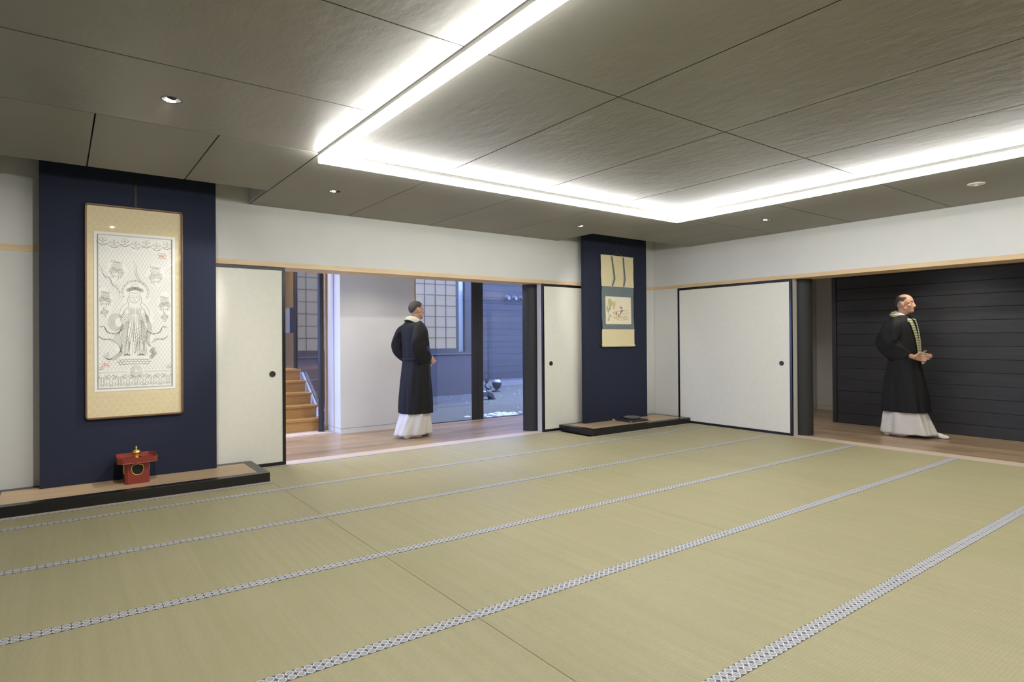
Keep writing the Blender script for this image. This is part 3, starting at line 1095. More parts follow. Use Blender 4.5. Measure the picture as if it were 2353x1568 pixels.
rd = tag(empty('hanging_hook', (-0.968, PY, 2.62)), 'dark hanging rod with hook holding the scroll from the ceiling slot', 'hook')
bx('rod', -0.007, 0.007, -0.010, -0.0003, -0.205, 0.09, 'steel_grey', rd)
bm = bmesh.new()
tube(bm, [(0, -0.010, -0.20), (0, -0.016, -0.212), (0, -0.018, -0.226), (0, -0.012, -0.234), (0, -0.004, -0.228)], 0.003, 8)
mesh_obj('hook', bm, 'steel_grey', rd, smooth=True)
# the painting: willow, riders under a parasol, far shore
mp3 = lambda u, v, d: Vector((pu0 + u, -sway(pv0 + v) - 0.0046 - d, pv0 + v))
for nm, c in (('wash_green', (0.50, 0.485, 0.23)), ('wash_pale', (0.655, 0.585, 0.385)), ('wash_dark', (0.10, 0.12, 0.12)), ('wash_blue', (0.18, 0.27, 0.36)), ('wash_red', (0.60, 0.20, 0.12)), ('wash_white', (0.80, 0.75, 0.62)), ('wash_brown', (0.36, 0.24, 0.15)), ('wash_mint', (0.36, 0.45, 0.28)), ('wash_olive', (0.55, 0.50, 0.27))):
    mat(nm, c, rough=0.85, spec=0.1)


def blob(bm, cx, cy, rx, ry, seed, d=0.0, n=14, rot=0.0):
    q = random.Random(seed)
    pts = []
    for i in range(n):
        a = 2 * pi * i / n
        k = 1 + q.uniform(-0.18, 0.18)
        x, y = rx * k * cos(a), ry * k * sin(a)
        pts.append(bm.verts.new(mp3(cx + x * cos(rot) - y * sin(rot), cy + x * sin(rot) + y * cos(rot), d)))
    bm.faces.new(pts)


def paint(name, m, fn):
    bm = bmesh.new()
    fn(bm)
    mesh_obj(name, bm, m, ptg)


def p_shore(bm):
    blob(bm, 0.30, 0.10, 0.17, 0.016, 1, rot=0.05)
    blob(bm, 0.22, 0.135, 0.10, 0.022, 2, rot=-0.25)
    blob(bm, 0.38, 0.075, 0.09, 0.010, 3)
    blob(bm, 0.33, 0.185, 0.15, 0.012, 4, rot=0.08)


paint('shore_wash', 'wash_pale', p_shore)


def p_green(bm):
    for i, (x, y, rx, ry) in enumerate([(0.055, 0.30, 0.012, 0.05), (0.085, 0.31, 0.012, 0.048), (0.105, 0.30, 0.014, 0.055), (0.125, 0.285, 0.011, 0.04), (0.030, 0.215, 0.017, 0.045), (0.165, 0.255, 0.009, 0.06), (0.150, 0.25, 0.006, 0.05), (0.185, 0.285, 0.007, 0.035), (0.08, 0.25, 0.014, 0.04), (0.045, 0.20, 0.012, 0.035), (0.065, 0.09, 0.014, 0.03), (0.055, 0.06, 0.02, 0.022)]):
        blob(bm, x, y, rx, ry, i + 20, 0.0003, rot=0.1 * ((i % 3) - 1))


paint('willow_leaves', 'wash_green', p_green)


def p_trunk(bm):
    ribbon(bm, smooth_pts([(0.052, 0.125), (0.050, 0.165), (0.066, 0.185), (0.075, 0.215), (0.095, 0.25), (0.11, 0.285)], 5), 0.009, mp3, 0.0006)


paint('willow_trunk', 'wash_dark', p_trunk)


def p_olive(bm):
    ribbon(bm, smooth_pts([(0.345, 0.135), (0.39, 0.148), (0.425, 0.158), (0.46, 0.168)], 5), 0.010, mp3, 0.0004)
    ribbon(bm, smooth_pts([(0.11, 0.12), (0.16, 0.095), (0.22, 0.07), (0.30, 0.055), (0.42, 0.070)], 6), 0.010, mp3, 0.0004)
    ribbon(bm, smooth_pts([(0.11, 0.215), (0.14, 0.213)], 3), 0.005, mp3, 0.0004)
    ribbon(bm, smooth_pts([(0.175, 0.213), (0.21, 0.220)], 3), 0.004, mp3, 0.0004)


paint('bank_strokes', 'wash_olive', p_olive)


def p_para(bm):
    blob(bm, 0.305, 0.230, 0.036, 0.014, 31, 0.0006, rot=-0.45)
    ribbon(bm, [(0.303, 0.225), (0.296, 0.195)], 0.003, mp3, 0.0006)
    blob(bm, 0.330, 0.190, 0.018, 0.010, 32, 0.0006)


paint('parasol', 'wash_brown', p_para)
paint('blue_coat', 'wash_blue', lambda bm: blob(bm, 0.300, 0.175, 0.014, 0.024, 33, 0.0007))
paint('blue_rock', 'wash_blue', lambda bm: blob(bm, 0.088, 0.115, 0.010, 0.016, 34, 0.0007))
paint('branch', 'wash_dark', lambda bm: ribbon(bm, smooth_pts([(0.066, 0.185), (0.082, 0.200), (0.09, 0.22)], 5), 0.006, mp3, 0.0006))
paint('dark_hair', 'wash_dark', lambda bm: blob(bm, 0.325, 0.185, 0.012, 0.008, 60, 0.0009))
for c_ in ((0.205, 0.150, 0.013, 0.025, 35), (0.285, 0.145, 0.014, 0.013, 36), (0.340, 0.145, 0.007, 0.007, 37)):
    paint('red_coat', 'wash_red', lambda bm: blob(bm, *c_, 0.0008))
paint('white_horse', 'wash_white', lambda bm: (blob(bm, 0.320, 0.145, 0.020, 0.030, 38, 0.0005), blob(bm, 0.275, 0.17, 0.010, 0.016, 39, 0.0005)))
paint('green_coat', 'wash_mint', lambda bm: blob(bm, 0.255, 0.115, 0.017, 0.027, 40, 0.0007))
paint('red_mark', 'seal_red', lambda bm: blob(bm, 0.022, 0.055, 0.004, 0.006, 41, 0.0007))

# ------------------------------------------------------------------ red stand with its gilt burner
mat_noise('red_lacquer', (0.27, 0.045, 0.030), (0.24, 0.038, 0.026), nscale=8, rough=0.32, spec=0.5)
mat('gilt', (0.95, 0.66, 0.22), rough=0.28, metal=1.0)
mat('dark_inside', (0.012, 0.012, 0.012), rough=0.6)
st = tag(empty('offering_stand', (-6.714, -0.335, 0.0773)), 'red lacquered offering stand with octagonal tray top on the alcove step', 'stand')


def octo(w, d, c, z):
    return [(-w + c, -d, z), (w - c, -d, z), (w, -d + c, z), (w, d - c, z), (w - c, d, z), (-w + c, d, z), (-w, d - c, z), (-w, -d + c, z)]


# pedestal walls with a cut opening in front: eight facets
def opening(n=28):
    """outline of the cusped opening, u right, v up, centred"""
    base = [(0.0, 0.045), (0.006, 0.041), (0.016, 0.038), (0.026, 0.036), (0.036, 0.028), (0.041, 0.012), (0.040, -0.006), (0.033, -0.026), (0.020, -0.040), (0.0, -0.045)]
    right = smooth_pts(base, 3)
    left = [(-u, v) for u, v in reversed(right[1:-1])]
    return right + left


PW, PD, PC, PH = 0.086, 0.086, 0.020, 0.172
OZ = 0.116
bm = bmesh.new()
lo = [Vector(p) for p in octo(PW, PD, PC, 0.0)]
hi = [Vector(p) for p in octo(PW, PD, PC, PH)]
outer_pts = opening()
for i in range(8):
    j = (i + 1) % 8
    if i in (0, 2, 4, 6):          # wide faces carry the opening
        a, b = lo[i], lo[j]
        dirv = (b - a).normalized()
        cmid = (a + b) / 2
        wid = (b - a).length / 2
        n = len(outer_pts)
        ring_in, ring_out = [], []
        for (u, v) in outer_pts:
            ring_in.append(bm.verts.new(cmid + dirv * u + Vector((0, 0, OZ + v))))
            L = max(abs(u) / wid, (v / (PH - OZ)) if v > 0 else (-v / OZ), 1e-6)
            ring_out.append([u / L, v / L])
        for cu_, cv_ in ((wid, PH - OZ), (-wid, PH - OZ), (wid, -OZ), (-wid, -OZ)):
            kk = min(range(n), key=lambda q_: hypot(ring_out[q_][0] - cu_, ring_out[q_][1] - cv_))
            ring_out[kk] = [cu_, cv_]
        ring_out = [bm.verts.new(cmid + dirv * uo + Vector((0, 0, OZ + vo))) for uo, vo in ring_out]
        for k in range(n):
            l = (k + 1) % n
            bm.faces.new((ring_in[k], ring_in[l], ring_out[l], ring_out[k]))
    else:
        bm.faces.new([bm.verts.new(p) for p in (lo[i], lo[j], hi[j], hi[i])])
ped = mesh_obj('pedestal', bm, 'red_lacquer', st)
bm = bmesh.new()
loft(bm, [[Vector((p[0] * 0.9, p[1] * 0.9, z)) for p in octo(PW, PD, PC, 0)] for z in (0.002, PH - 0.002)], True)
for f in bm.faces:
    f.normal_flip()
mesh_obj('dark_lining', bm, 'dark_inside', ped)
for rot in (0, pi / 2, pi, -pi / 2):
    bm = bmesh.new()
    MR = Matrix.Rotation(rot, 4, 'Z')
    pts = [MR @ Vector((u, -PD - 0.001, OZ + v)) for u, v in outer_pts]
    pts.append(pts[0])
    tube(bm, pts, 0.0036, 6, False, MR @ Vector((0, 1, 0)))
    mesh_obj('gilt_rim', bm, 'gilt', ped, smooth=True)
bm = bmesh.new()
TW, TD, TC = 0.137, 0.137, 0.034
zt0, zt1 = PH, PH + 0.046
rings = [octo(TW + 0.002, TD + 0.002, TC, zt0), octo(TW - 0.001, TD - 0.001, TC, zt0 + 0.004), octo(TW + 0.002, TD + 0.002, TC, zt1), octo(TW - 0.004, TD - 0.004, TC - 0.001, zt1), octo(TW - 0.007, TD - 0.007, TC - 0.002, zt1 - 0.022)]
loft(bm, [[Vector(p) for p in r] for r in rings])
mesh_obj('tray', bm, 'red_lacquer', st)
ib = tag(empty('incense_burner', (-6.718, -0.365, 0.0773 + PH + 0.0243)), 'small gilt lidded burner on a saucer in the red tray', 'incense burner')
bm = bmesh.new()
lathe(bm, [(0.0, 0.0), (0.030, 0.0), (0.040, 0.006), (0.0405, 0.0085), (0.030, 0.006), (0.0, 0.005)], 32, close=False)
mesh_obj('saucer', bm, 'gilt', ib, smooth=True, autosm=True)
bm = bmesh.new()
lathe(bm, [(0.0, 0.006), (0.020, 0.006), (0.020, 0.010), (0.016, 0.014), (0.026, 0.026), (0.033, 0.036), (0.034, 0.042), (0.030, 0.044), (0.0, 0.043)], 32, close=False)
mesh_obj('bowl', bm, 'gilt', ib, smooth=True, autosm=True)
bm = bmesh.new()
lathe(bm, [(0.031, 0.0445), (0.041, 0.045), (0.0415, 0.048), (0.034, 0.051), (0.031, 0.058), (0.023, 0.066), (0.011, 0.070), (0.0065, 0.073), (0.0055, 0.078), (0.0085, 0.083), (0.0095, 0.088), (0.0065, 0.093), (0.0, 0.095)], 32, close=False)
mesh_obj('lid', bm, 'gilt', ib, smooth=True, autosm=True)

# ------------------------------------------------------------------ cushion and grey dish on the right step
mat_noise('purple_cloth', (0.050, 0.038, 0.046), (0.038, 0.028, 0.034), nscale=14, rough=0.6, spec=0.4)
mat('tassel_cord', (0.60, 0.52, 0.38), rough=0.8)
mat_noise('grey_stone', (0.20, 0.21, 0.20), (0.12, 0.125, 0.12), nscale=40, rough=0.45, spec=0.5)
cu = tag(empty('cushion', (-0.880, -0.354, 0.0779)), 'flat dark plum cushion with cream corner loops below the scroll', 'cushion')
bm = bmesh.new()
n = 18
top, bot = [], []
for i in range(n + 1):
    rt, rb = [], []
    for j in range(n + 1):
        u, v = -1 + 2 * i / n, -1 + 2 * j / n
        pin = 1 - 0.10 * (1 - abs(v) ** 2) * abs(u) ** 3
        pin2 = 1 - 0.10 * (1 - abs(u) ** 2) * abs(v) ** 3
        x, y = 0.185 * u * pin, 0.155 * v * pin2
        e = max(abs(u), abs(v))
        hgt = 0.027 * (1 - e ** 4) ** 0.5 * (0.75 + 0.25 * min(1.0, (e / 0.75) ** 2)) + 0.002 * sin(9 * u + 4 * v) * (1 - e) * e + 0.003 * sin(5 * v - 7 * u) * (1 - e) * e
        rt.append(bm.verts.new((x, y, 0.006 + max(hgt, 0.0))))
        rb.append(bm.verts.new((x, y, 0.006 - 0.0057 * (1 - e ** 6))))
    top.append(rt)
    bot.append(rb)
for g in (top, bot):
    for i in range(n):
        for j in range(n):
            bm.faces.new((g[i][j], g[i + 1][j], g[i + 1][j + 1], g[i][j + 1]))
bmesh.ops.remove_doubles(bm, verts=bm.verts[:], dist=0.0002)
pad = mesh_obj('pad', bm, 'purple_cloth', cu, smooth=True)
for sx in (-1, 1):
    for sy in (-1, 1):
        bm = bmesh.new()
        cx, cy = sx * 0.180, sy * 0.150
        dx, dy = sx * 0.75, sy * 0.65
        pts = [(cx + dx * (0.016 + 0.016 * cos(a)) - dy * 0.016 * sin(a), cy + dy * (0.016 + 0.016 * cos(a)) + dx * 0.016 * sin(a), 0.012 + 0.006 * cos(a + 1)) for a in [pi + 2 * pi * k / 14 for k in range(15)]]
        tube(bm, pts, 0.0042, 6, True)
        mesh_obj('corner_loop', bm, 'tassel_cord', cu, smooth=True)
dh = tag(empty('grey_dish', (-0.868, -0.345, 0.0779 + 0.0325)), 'shallow round grey dish sitting on the dark plum cushion', 'dish')
bm = bmesh.new()
lathe(bm, [(0.0, 0.0), (0.095, 0.0), (0.112, 0.006), (0.118, 0.020), (0.114, 0.022), (0.106, 0.013), (0.085, 0.007), (0.0, 0.006)], 40, close=False)
mesh_obj('dish_body', bm, 'grey_stone', dh, smooth=True, autosm=True)

# ------------------------------------------------------------------ columns
for x, y, lab in ((-2.163, 0.258, 'round charcoal column standing behind the narrow sliding door'), (0.245, -2.168, 'round charcoal column at the edge of the right opening')):
    c = tag(empty('column', (x, y, 0.0)), lab, 'column')
    bm = bmesh.new()
    lathe(bm, [(0.1085, 0.0), (0.1085, 1.929)], 48)
    mesh_obj('shaft', bm, 'steel_grey', c, smooth=True, autosm=True)

# ------------------------------------------------------------------ corridor floors, board by board
fc = struct(bx('floor_corridor', -6.4, 3.2, YN, 1.66, -0.10, -0.014, 'ceiling_void'), 'brown plank floor of the corridors behind the hall', 'floor')
FO = Vector(fc.location)
protos = {}


def plank(x0, x1, y0, y1, m):
    key = (round(x1 - x0, 3), round(y1 - y0, 3), m)
    c = Vector(((x0 + x1) / 2, (y0 + y1) / 2, -0.007)) - FO
    if key not in protos:
        bm = bmesh.new()
        w, h = (x1 - x0) / 2 - 0.0006, (y1 - y0) / 2 - 0.0006
        box(bm, -w, w, -h, h, -0.007, 0.007)
        protos[key] = mesh_obj('plank', bm, m, fc, c, bevel=0.0008, seg=1)
    else:
        share(protos[key], fc, c)


BWD = 0.12
k = 0
y = 0.160
while y < 1.59:
    y1 = min(y + BWD, 1.605)
    cuts = [-6.3] + [-6.3 + 1.818 * (i + [0.35, 0.8, 0.1, 0.6][k % 4]) for i in range(5)] + [1.66]
    for a, b in zip(cuts, cuts[1:]):
        if b - a > 0.05:
            plank(a, min(b, 1.66), y, y1, 'floor_board')
    y += BWD
    k += 1
x = 0.157
k = 0
while x < 3.1:
    x1 = x + BWD
    ytop = 0.158 if x1 <= 1.66 else -0.9
    cuts = [ytop]
    yy = ytop - 1.818 * [0.35, 0.8, 0.1, 0.6][k % 4] - 0.2
    while yy > -7.6:
        cuts.append(yy)
        yy -= 1.818
    cuts.append(-7.7)
    if x > 1.66:
        cuts = [c_ for c_ in cuts if c_ > -3.2] + [-3.2]
    for a, b in zip(cuts, cuts[1:]):
        if a - b > 0.05:
            plank(x, x1, b, a, 'floor_board_y')
    x += BWD
    k += 1

# ------------------------------------------------------------------ corridor walls
CH = 2.36
struct(bx('ceiling_corridor', -6.5, 1.66, HD, 2.02, CH, CH + 0.08, 'plaster'), 'white ceiling of the back corridor', 'ceiling')
struct(bx('ceiling_side', HD, 3.2, YN, HD, CH, CH + 0.08, 'plaster'), 'white ceiling of the right corridor', 'ceiling')
struct(bx('ceiling_corner', 1.66, 3.2, HD, 1.66, CH, CH + 0.08, 'plaster'), 'white ceiling at the corridor corner', 'ceiling')
def grooved(wname, bname, x0, x1, y0, y1, label, blabel, fx=(0, 0), fy=(0, 0)):
    """white wall with a flush base strip under a thin open groove; fx, fy say which sides (low, high) show"""
    g = 0.014
    ix0, ix1, iy0, iy1 = x0 + g * fx[0], x1 - g * fx[1], y0 + g * fy[0], y1 - g * fy[1]
    bm = bmesh.new()
    box(bm, x0, x1, y0, y1, 0.066, CH)
    box(bm, ix0, ix1, iy0, iy1, -0.03, 0.0655)
    struct(mesh_obj(wname, bm, 'plaster'), label, 'wall')
    bm = bmesh.new()
    e = 0.0006
    if fy[0]:
        box(bm, x0, x1, y0, iy0 - e, -0.01, 0.061)
    if fy[1]:
        box(bm, x0, x1, iy1 + e, y1, -0.01, 0.061)
    if fx[0]:
        box(bm, x0, ix0 - e, iy0, iy1, -0.01, 0.061)
    if fx[1]:
        box(bm, ix1 + e, x1, iy0, iy1, -0.01, 0.061)
    struct(mesh_obj(bname, bm, 'plaster'), blabel, 'baseboard')


grooved('wall_corridor', 'baseboard_corridor', -4.290, -3.215, 1.540, 2.005, 'short white wall between the stair door and the window, behind the walking figure', 'flush white base strip of the short corridor wall', (1, 0), (1, 0))
struct(bx('trim_12', -4.2945, -4.2895, 1.755, 1.775, 0.0, CH, 'pine_z'), 'thin wooden seam in the end face of the short corridor wall', 'trim')
struct(bx('trim_13', -3.215, -3.190, 1.560, 1.66, 0.0, CH, 'pine_z'), 'thin wooden strip at the side of the courtyard window', 'trim')
grooved('wall_alcove_back', 'baseboard_alcove_back', 1.55, 3.2, -0.917, -0.80, 'white wall across the far end of the right corridor', 'base strip of the far corridor wall', (0, 0), (1, 0))
grooved('wall_alcove_side', 'baseboard_alcove_side', 3.04, 3.2, -3.3, -0.917, 'white wall beyond the dark boarded wall', 'base strip of the white wall beyond the boards', (1, 0), (0, 0))
struct(bx('wall_corner', 1.55, 1.66, -0.80, 1.66, -0.05, CH, 'plaster'), 'white wall at the corridor corner', 'wall')
struct(bx('wall_side_end', 0.2, 3.2, -7.8, -7.7, -0.05, CH, 'plaster'), 'white wall closing the right corridor', 'wall')
struct(bx('wall_alcove_near', 1.8, 3.2, -3.4, -3.2, -0.05, CH, 'plaster'), 'white wall behind the dark boards', 'wall')



def added_corridor_lamp(x, y, label, power):  # no such fixture is in view; added to brighten the corridors
    d = tag(empty('added_corridor_downlight', (x, y, CH)), label, 'downlight', 'added corridor downlights')
    bm = bmesh.new()
    lathe(bm, [(0.0, -0.004), (0.040, -0.004), (0.052, -0.006), (0.056, -0.003), (0.056, -0.0003)], 32, close=False)
    mesh_obj('trim_ring', bm, 'lamp_ring', d, smooth=True, autosm=True)
    bm = bmesh.new()
    lathe(bm, [(0.0, -0.0065), (0.036, -0.0062), (0.038, -0.0045)], 32, close=False)
    mesh_obj('lens', bm, 'lamp_lens', d, smooth=True)
    L = bpy.data.lights.new('added_corridor_beam', 'SPOT')
    L.energy = power
    L.color = (1.0, 0.92, 0.80)
    L.spot_size = 2.3
    L.spot_blend = 1.0
    L.shadow_soft_size = 0.035
    o = bpy.data.objects.new('added_corridor_beam', L)
    COL.objects.link(o)
    o.parent = d
    o.location = (0, 0, -0.045)


for x_, lab in ((-5.6, 'unseen downlight added over the foot of the stair doorway'), (-4.05, 'unseen downlight added before the short white corridor wall'), (-2.6, 'unseen downlight added before the courtyard window'), (-0.9, 'unseen downlight added behind the scroll alcove')):
    added_corridor_lamp(x_, 0.72, lab, 14)
for y_, lab in ((-1.2, 'unseen downlight added near the corner of the right corridor'), (-3.4, 'unseen downlight added over the figure before the boards'), (-5.6, 'unseen downlight added at the near end of the boarded corridor')):
    added_corridor_lamp(0.95, y_, lab, 17)
# dark boarded wall of the right corridor
bwall = struct(bx('wall_boarded', 1.652, 1.80, -7.7, -1.895, 0.0, CH, 'steel_grey'), 'wall of black horizontal boards in the right corridor', 'wall')
BO = Vector(bwall.location)
struct(bx('trim_14', 1.622, 1.81, -1.913, -1.858, 0.0, CH, 'black_board'), 'dark end post of the boarded wall', 'trim')
z = 0.002
zs = [0.0015] + [0.138 + 0.1581 * i for i in range(20)]
zs = [q for q in zs if q < CH] + [CH]
for a, b in zip(zs, zs[1:]):
    bm = bmesh.new()
    hgt = (b - a) / 2 - 0.0014
    box(bm, -0.009, 0.009, -2.88, 2.88, -hgt, hgt)
    mesh_obj('board', bm, 'black_board', bwall, Vector((1.641 + random.uniform(-0.001, 0.001), -4.797, (a + b) / 2)) - BO, bevel=0.003, seg=1)

# ------------------------------------------------------------------ courtyard window
def window(n, label):
    return struct(empty('window_%d' % n), label, 'window')


wn = window(1, 'floor-to-ceiling sliding glass window onto the courtyard')
bx('sash_stile', -3.188, -3.165, 1.600, 1.640, 0.0, CH, 'sash_bronze', wn)
bx('sash_stile', -2.218, -2.122, 1.600, 1.632, 0.0, CH, 'sash_bronze', wn, bevel=0.003)
bx('sash_stile', -2.118, -2.022, 1.604, 1.650, 0.0, CH, 'sash_bronze', wn, bevel=0.003)
bx('sash_stile', 0.0, 0.10, 1.604, 1.650, 0.0, CH, 'sash_bronze', wn, bevel=0.003)
bx('sash_stile', 1.50, 1.55, 1.604, 1.650, 0.0, CH, 'sash_bronze', wn, bevel=0.003)
bx('sill_rail', -3.188, 1.55, 1.606, 1.66, -0.012, 0.006, 'sash_bronze', wn)
bx('head_rail', -3.188, 1.55, 1.600, 1.66, CH - 0.05, CH, 'sash_bronze', wn)
for a, b in ((-3.165, -2.218), (-2.022, 0.0), (0.10, 1.50)):
    bx('glass_pane', a, b, 1.620, 1.626, 0.006, CH - 0.05, 'pane_glass', wn)

# ------------------------------------------------------------------ stair hall
struct(bx('floor_stair_hall', -6.4, -4.30, 1.66, 2.10, -0.10, -0.002, 'pale_sill'), 'pale stone strip before the stair', 'floor')
fr = tag(empty('door_rail', (-5.2, 1.63, 0.0)), 'bright metal floor rail across the stair doorway', 'rail')
bx('rail_bed', -1.15, 0.88, -0.022, 0.050, -0.012, 0.0025, 'rail_metal', fr)
bx('rail_rib', -1.15, 0.88, -0.004, 0.004, 0.0025, 0.007, 'rail_metal', fr)
bx('rail_rib', -1.15, 0.88, 0.028, 0.036, 0.0025, 0.007, 'rail_metal', fr)
stc = tag(empty('staircase', (-5.0, 2.05, 0.0)), 'oak staircase of five steps seen past the first sliding door', 'staircase')
SXL, SXR = -6.3, -4.350
ty = [2.05, 2.245, 2.485, 2.725, 2.955]
tz = [0.161, 0.323, 0.478, 0.634, 0.790]
for i in range(5):
    y0 = ty[i]
    y1 = ty[i + 1] if i < 4 else 4.44
    z0 = tz[i - 1] if i else 0.0
    bx('riser', SXL + 5.0, SXR - 0.012 + 5.0, y0 - 2.05, y0 + 0.02 - 2.05, z0, tz[i] - 0.030, 'oak', stc)
    bx('tread', SXL + 5.0, SXR + 5.0, y0 - 0.022 - 2.05, y1 + 0.018 - 2.05, tz[i] - 0.030, tz[i], 'oak', stc, bevel=0.002)
# white stringer along the glass
bm = bmesh.new()
poly = [(1.985, 0.0), (1.985, 0.05), (2.95, 0.74), (3.34, 0.74), (3.34, 0.0)]
prism(bm, [(a - 2.05, b) for a, b in poly], lambda u, v, d: Vector((SXR + 5.0 + 0.006 + d * 0.03, u, v)))
mesh_obj('stringer', bm, 'white_metal', stc)
pl = tag(empty('stair_post', (-4.405, 1.93, 0.0)), 'slender round dark post at the foot of the staircase', 'post')
bm = bmesh.new()
lathe(bm, [(0.044, -0.001), (0.044, 0.006), (0.037, 0.008), (0.037, CH)], 32)
mesh_obj('shaft', bm, 'sash_bronze', pl, smooth=True, autosm=True)
wn2 = window(2, 'tall glass wall beside the staircase')
bx('sash_stile', -4.318, -4.285, 3.30, 3.40, 0.60, 2.9, 'sash_bronze', wn2)
bx('sash_stile', -4.318, -4.290, 2.006, 2.03, 0.0, 2.9, 'pine_z', wn2)
bx('glass_pane', -4.307, -4.301, 2.03, 3.30, 0.0, 2.9, 'stair_glass', wn2)
bx('timber_panel', -4.312, -4.298, 3.40, 4.46, 0.7905, 2.9, 'oak_wall', wn2)
bx('pale_insert', -4.316, -4.3125, 3.60, 4.20, 1.33, 1.72, 'concrete', wn2)
bx('blue_insert', -4.316, -4.3125, 3.41, 3.595, 1.33, 1.72, 'navy_cloth', wn2)
struct(bx('ceiling_stair', -6.5, -4.28, 1.62, 4.6, 2.9, 2.98, 'plaster'), 'ceiling of the stair hall', 'ceiling')
struct(bx('wall_stair_head', -6.5, -4.28, 1.62, 2.02, CH + 0.08, 2.9, 'plaster'), 'wall above the stair doorway', 'wall')
# glazed west end of corridor and stair hall
wn5 = window(5, 'glazed entrance at the west end of the back corridor')
bx('sash_stile', -6.46, -6.42, HD, HD + 0.05, 0.0, CH, 'sash_bronze', wn5)
bx('sash_stile', -6.46, -6.42, 1.60, 1.66, 0.0, CH, 'sash_bronze', wn5)
bx('head_rail', -6.46, -6.42, HD + 0.05, 1.60, CH - 0.05, CH, 'sash_bronze', wn5)
bx('sill_rail', -6.46, -6.42, HD + 0.05, 1.60, 0.0, 0.05, 'sash_bronze', wn5)
bx('glass_pane', -6.445, -6.437, HD + 0.05, 1.60, 0.05, CH - 0.05, 'pane_glass', wn5)
wn6 = window(6, 'window on the west side of the stair hall')
bx('sash_stile', -6.46, -6.42, 1.90, 1.95, 0.75, 2.35, 'sash_bronze', wn6)
bx('sash_stile', -6.46, -6.42, 4.10, 4.15, 0.75, 2.35, 'sash_bronze', wn6)
bx('head_rail', -6.46, -6.42, 1.95, 4.10, 2.30, 2.35, 'sash_bronze', wn6)
bx('sill_rail', -6.46, -6.42, 1.95, 4.10, 0.75, 0.80, 'sash_bronze', wn6)
bx('glass_pane', -6.445, -6.437, 1.95, 4.10, 0.80, 2.30, 'pane_glass', wn6)
bm = bmesh.new()
box(bm, -6.5, -6.4, 1.66, 1.90, -0.05, 2.95)
box(bm, -6.5, -6.4, 4.15, 4.6, -0.05, 2.95)
box(bm, -6.5, -6.4, 1.90, 4.15, -0.05, 0.75)
box(bm, -6.5, -6.4, 1.90, 4.15, 2.35, 2.95)
struct(mesh_obj('wall_stair_left', bm, 'plaster'), 'white wall round the west window of the stair hall', 'wall')
struct(bx('ground_west', -16.0, -6.5, -6.0, 12.0, -0.35, -0.15, 'concrete'), 'paved forecourt outside the west entrance', 'ground')
# panelled wall at the landing
wl = struct(bx('wall_landing', -6.4, -4.31, 4.50, 4.60, 0.0, 2.9, 'oak_wall'), 'brown timber wall at the head of the staircase', 'wall')
WO = Vector(wl.location)
bx('ledge', -6.4 - WO.x, -4.32 - WO.x, 4.47 - WO.y, 4.50 - WO.y, 1.27 - WO.z, 1.32 - WO.z, 'oak_wall', wl)
L = bpy.data.lights.new('stair_lamp', 'AREA')
L.energy = 16
L.color = (1.0, 0.88, 0.70)
L.size = 0.35
lo_ = tag(empty('stair_lamp', (-5.1, 2.9, 2.9)), 'square ceiling lamp over the staircase', 'lamp')
bx('lamp_plate', -0.18, 0.18, -0.18, 0.18, -0.02, -0.0003, 'speaker_disc', lo_)
ob = bpy.data.objects.new('stair_lamp_light', L)
COL.objects.link(ob)
ob.parent = lo_
ob.location = (0, 0, -0.03)

# ------------------------------------------------------------------ courtyard
GZ = -0.075
mat_noise('gravel', (0.15, 0.14, 0.085), (0.07, 0.068, 0.048), nscale=70, rough=0.9, bump=0.6, bdist=0.01)
mat('snow', (0.6, 0.61, 0.62), rough=0.4)
mat('siding', (0.072, 0.064, 0.068), rough=0.7)
mat('wing_frame', (0.05, 0.048, 0.045), rough=0.5)
mat_noise('shoji_paper', (0.085, 0.08, 0.068), (0.072, 0.068, 0.058), nscale=90, rough=0.9, emit=(1.0, 0.90, 0.75), estr=0.115)  # paper glows faintly in place of a lit room behind it
mat('shoji_bar', (0.06, 0.055, 0.065), rough=0.7)
mat('vent_steel', (0.12, 0.125, 0.13), rough=0.5, metal=0.3)
gy0, gy1, gx0, gx1 = 1.66, 7.6, -4.28, 7.5
gr = struct(bx('ground', gx0, gx1, gy0, gy1, GZ - 0.15, GZ, 'gravel'), 'mossy gravel ground of the courtyard', 'ground')
bm = bmesh.new()
q = random.Random(11)
for i in range(2600):
    x, y = q.uniform(-3.2, 4.5), q.uniform(1.8, 7.3)
    r = q.uniform(0.006, 0.018)
    vs = [bm.verts.new((x + r * cos(a) * q.uniform(.7, 1.2), y + r * sin(a) * q.uniform(.7, 1.2), GZ + 0.001)) for a in (0, 1.57, 3.14, 4.71)]
    tp = bm.verts.new((x, y, GZ + r * 0.9))
    for i2 in range(4):
        bm.faces.new((vs[i2], vs[(i2 + 1) % 4], tp))
pb = mesh_obj('pebbles', bm, 'concrete', gr)
pb.location = -Vector(gr.location)
pb['kind'] = 'stuff'
bm = bmesh.new()
for i in range(150):
    c = q.random()
    if c < 0.6:
        x, y = q.gauss(-1.1, 0.35), q.gauss(2.35, 0.16)
    elif c < 0.72:
        x, y = q.gauss(-0.35, 0.1), q.gauss(2.45, 0.06)
    else:
        x, y = q.uniform(-1, 3.5), q.uniform(2.6, 6.8)
    r = q.uniform(0.015, 0.06) if c < 0.72 else q.uniform(0.012, 0.03)
    n = 7
    base = [bm.verts.new((x + r * q.uniform(.7, 1.3) * cos(2 * pi * k / n), y + r * q.uniform(.7, 1.3) * sin(2 * pi * k / n), GZ + 0.0012)) for k in range(n)]
    tp = bm.verts.new((x, y, GZ + r * 0.35))
    for k in range(n):
        bm.faces.new((base[k], base[(k + 1) % n], tp))
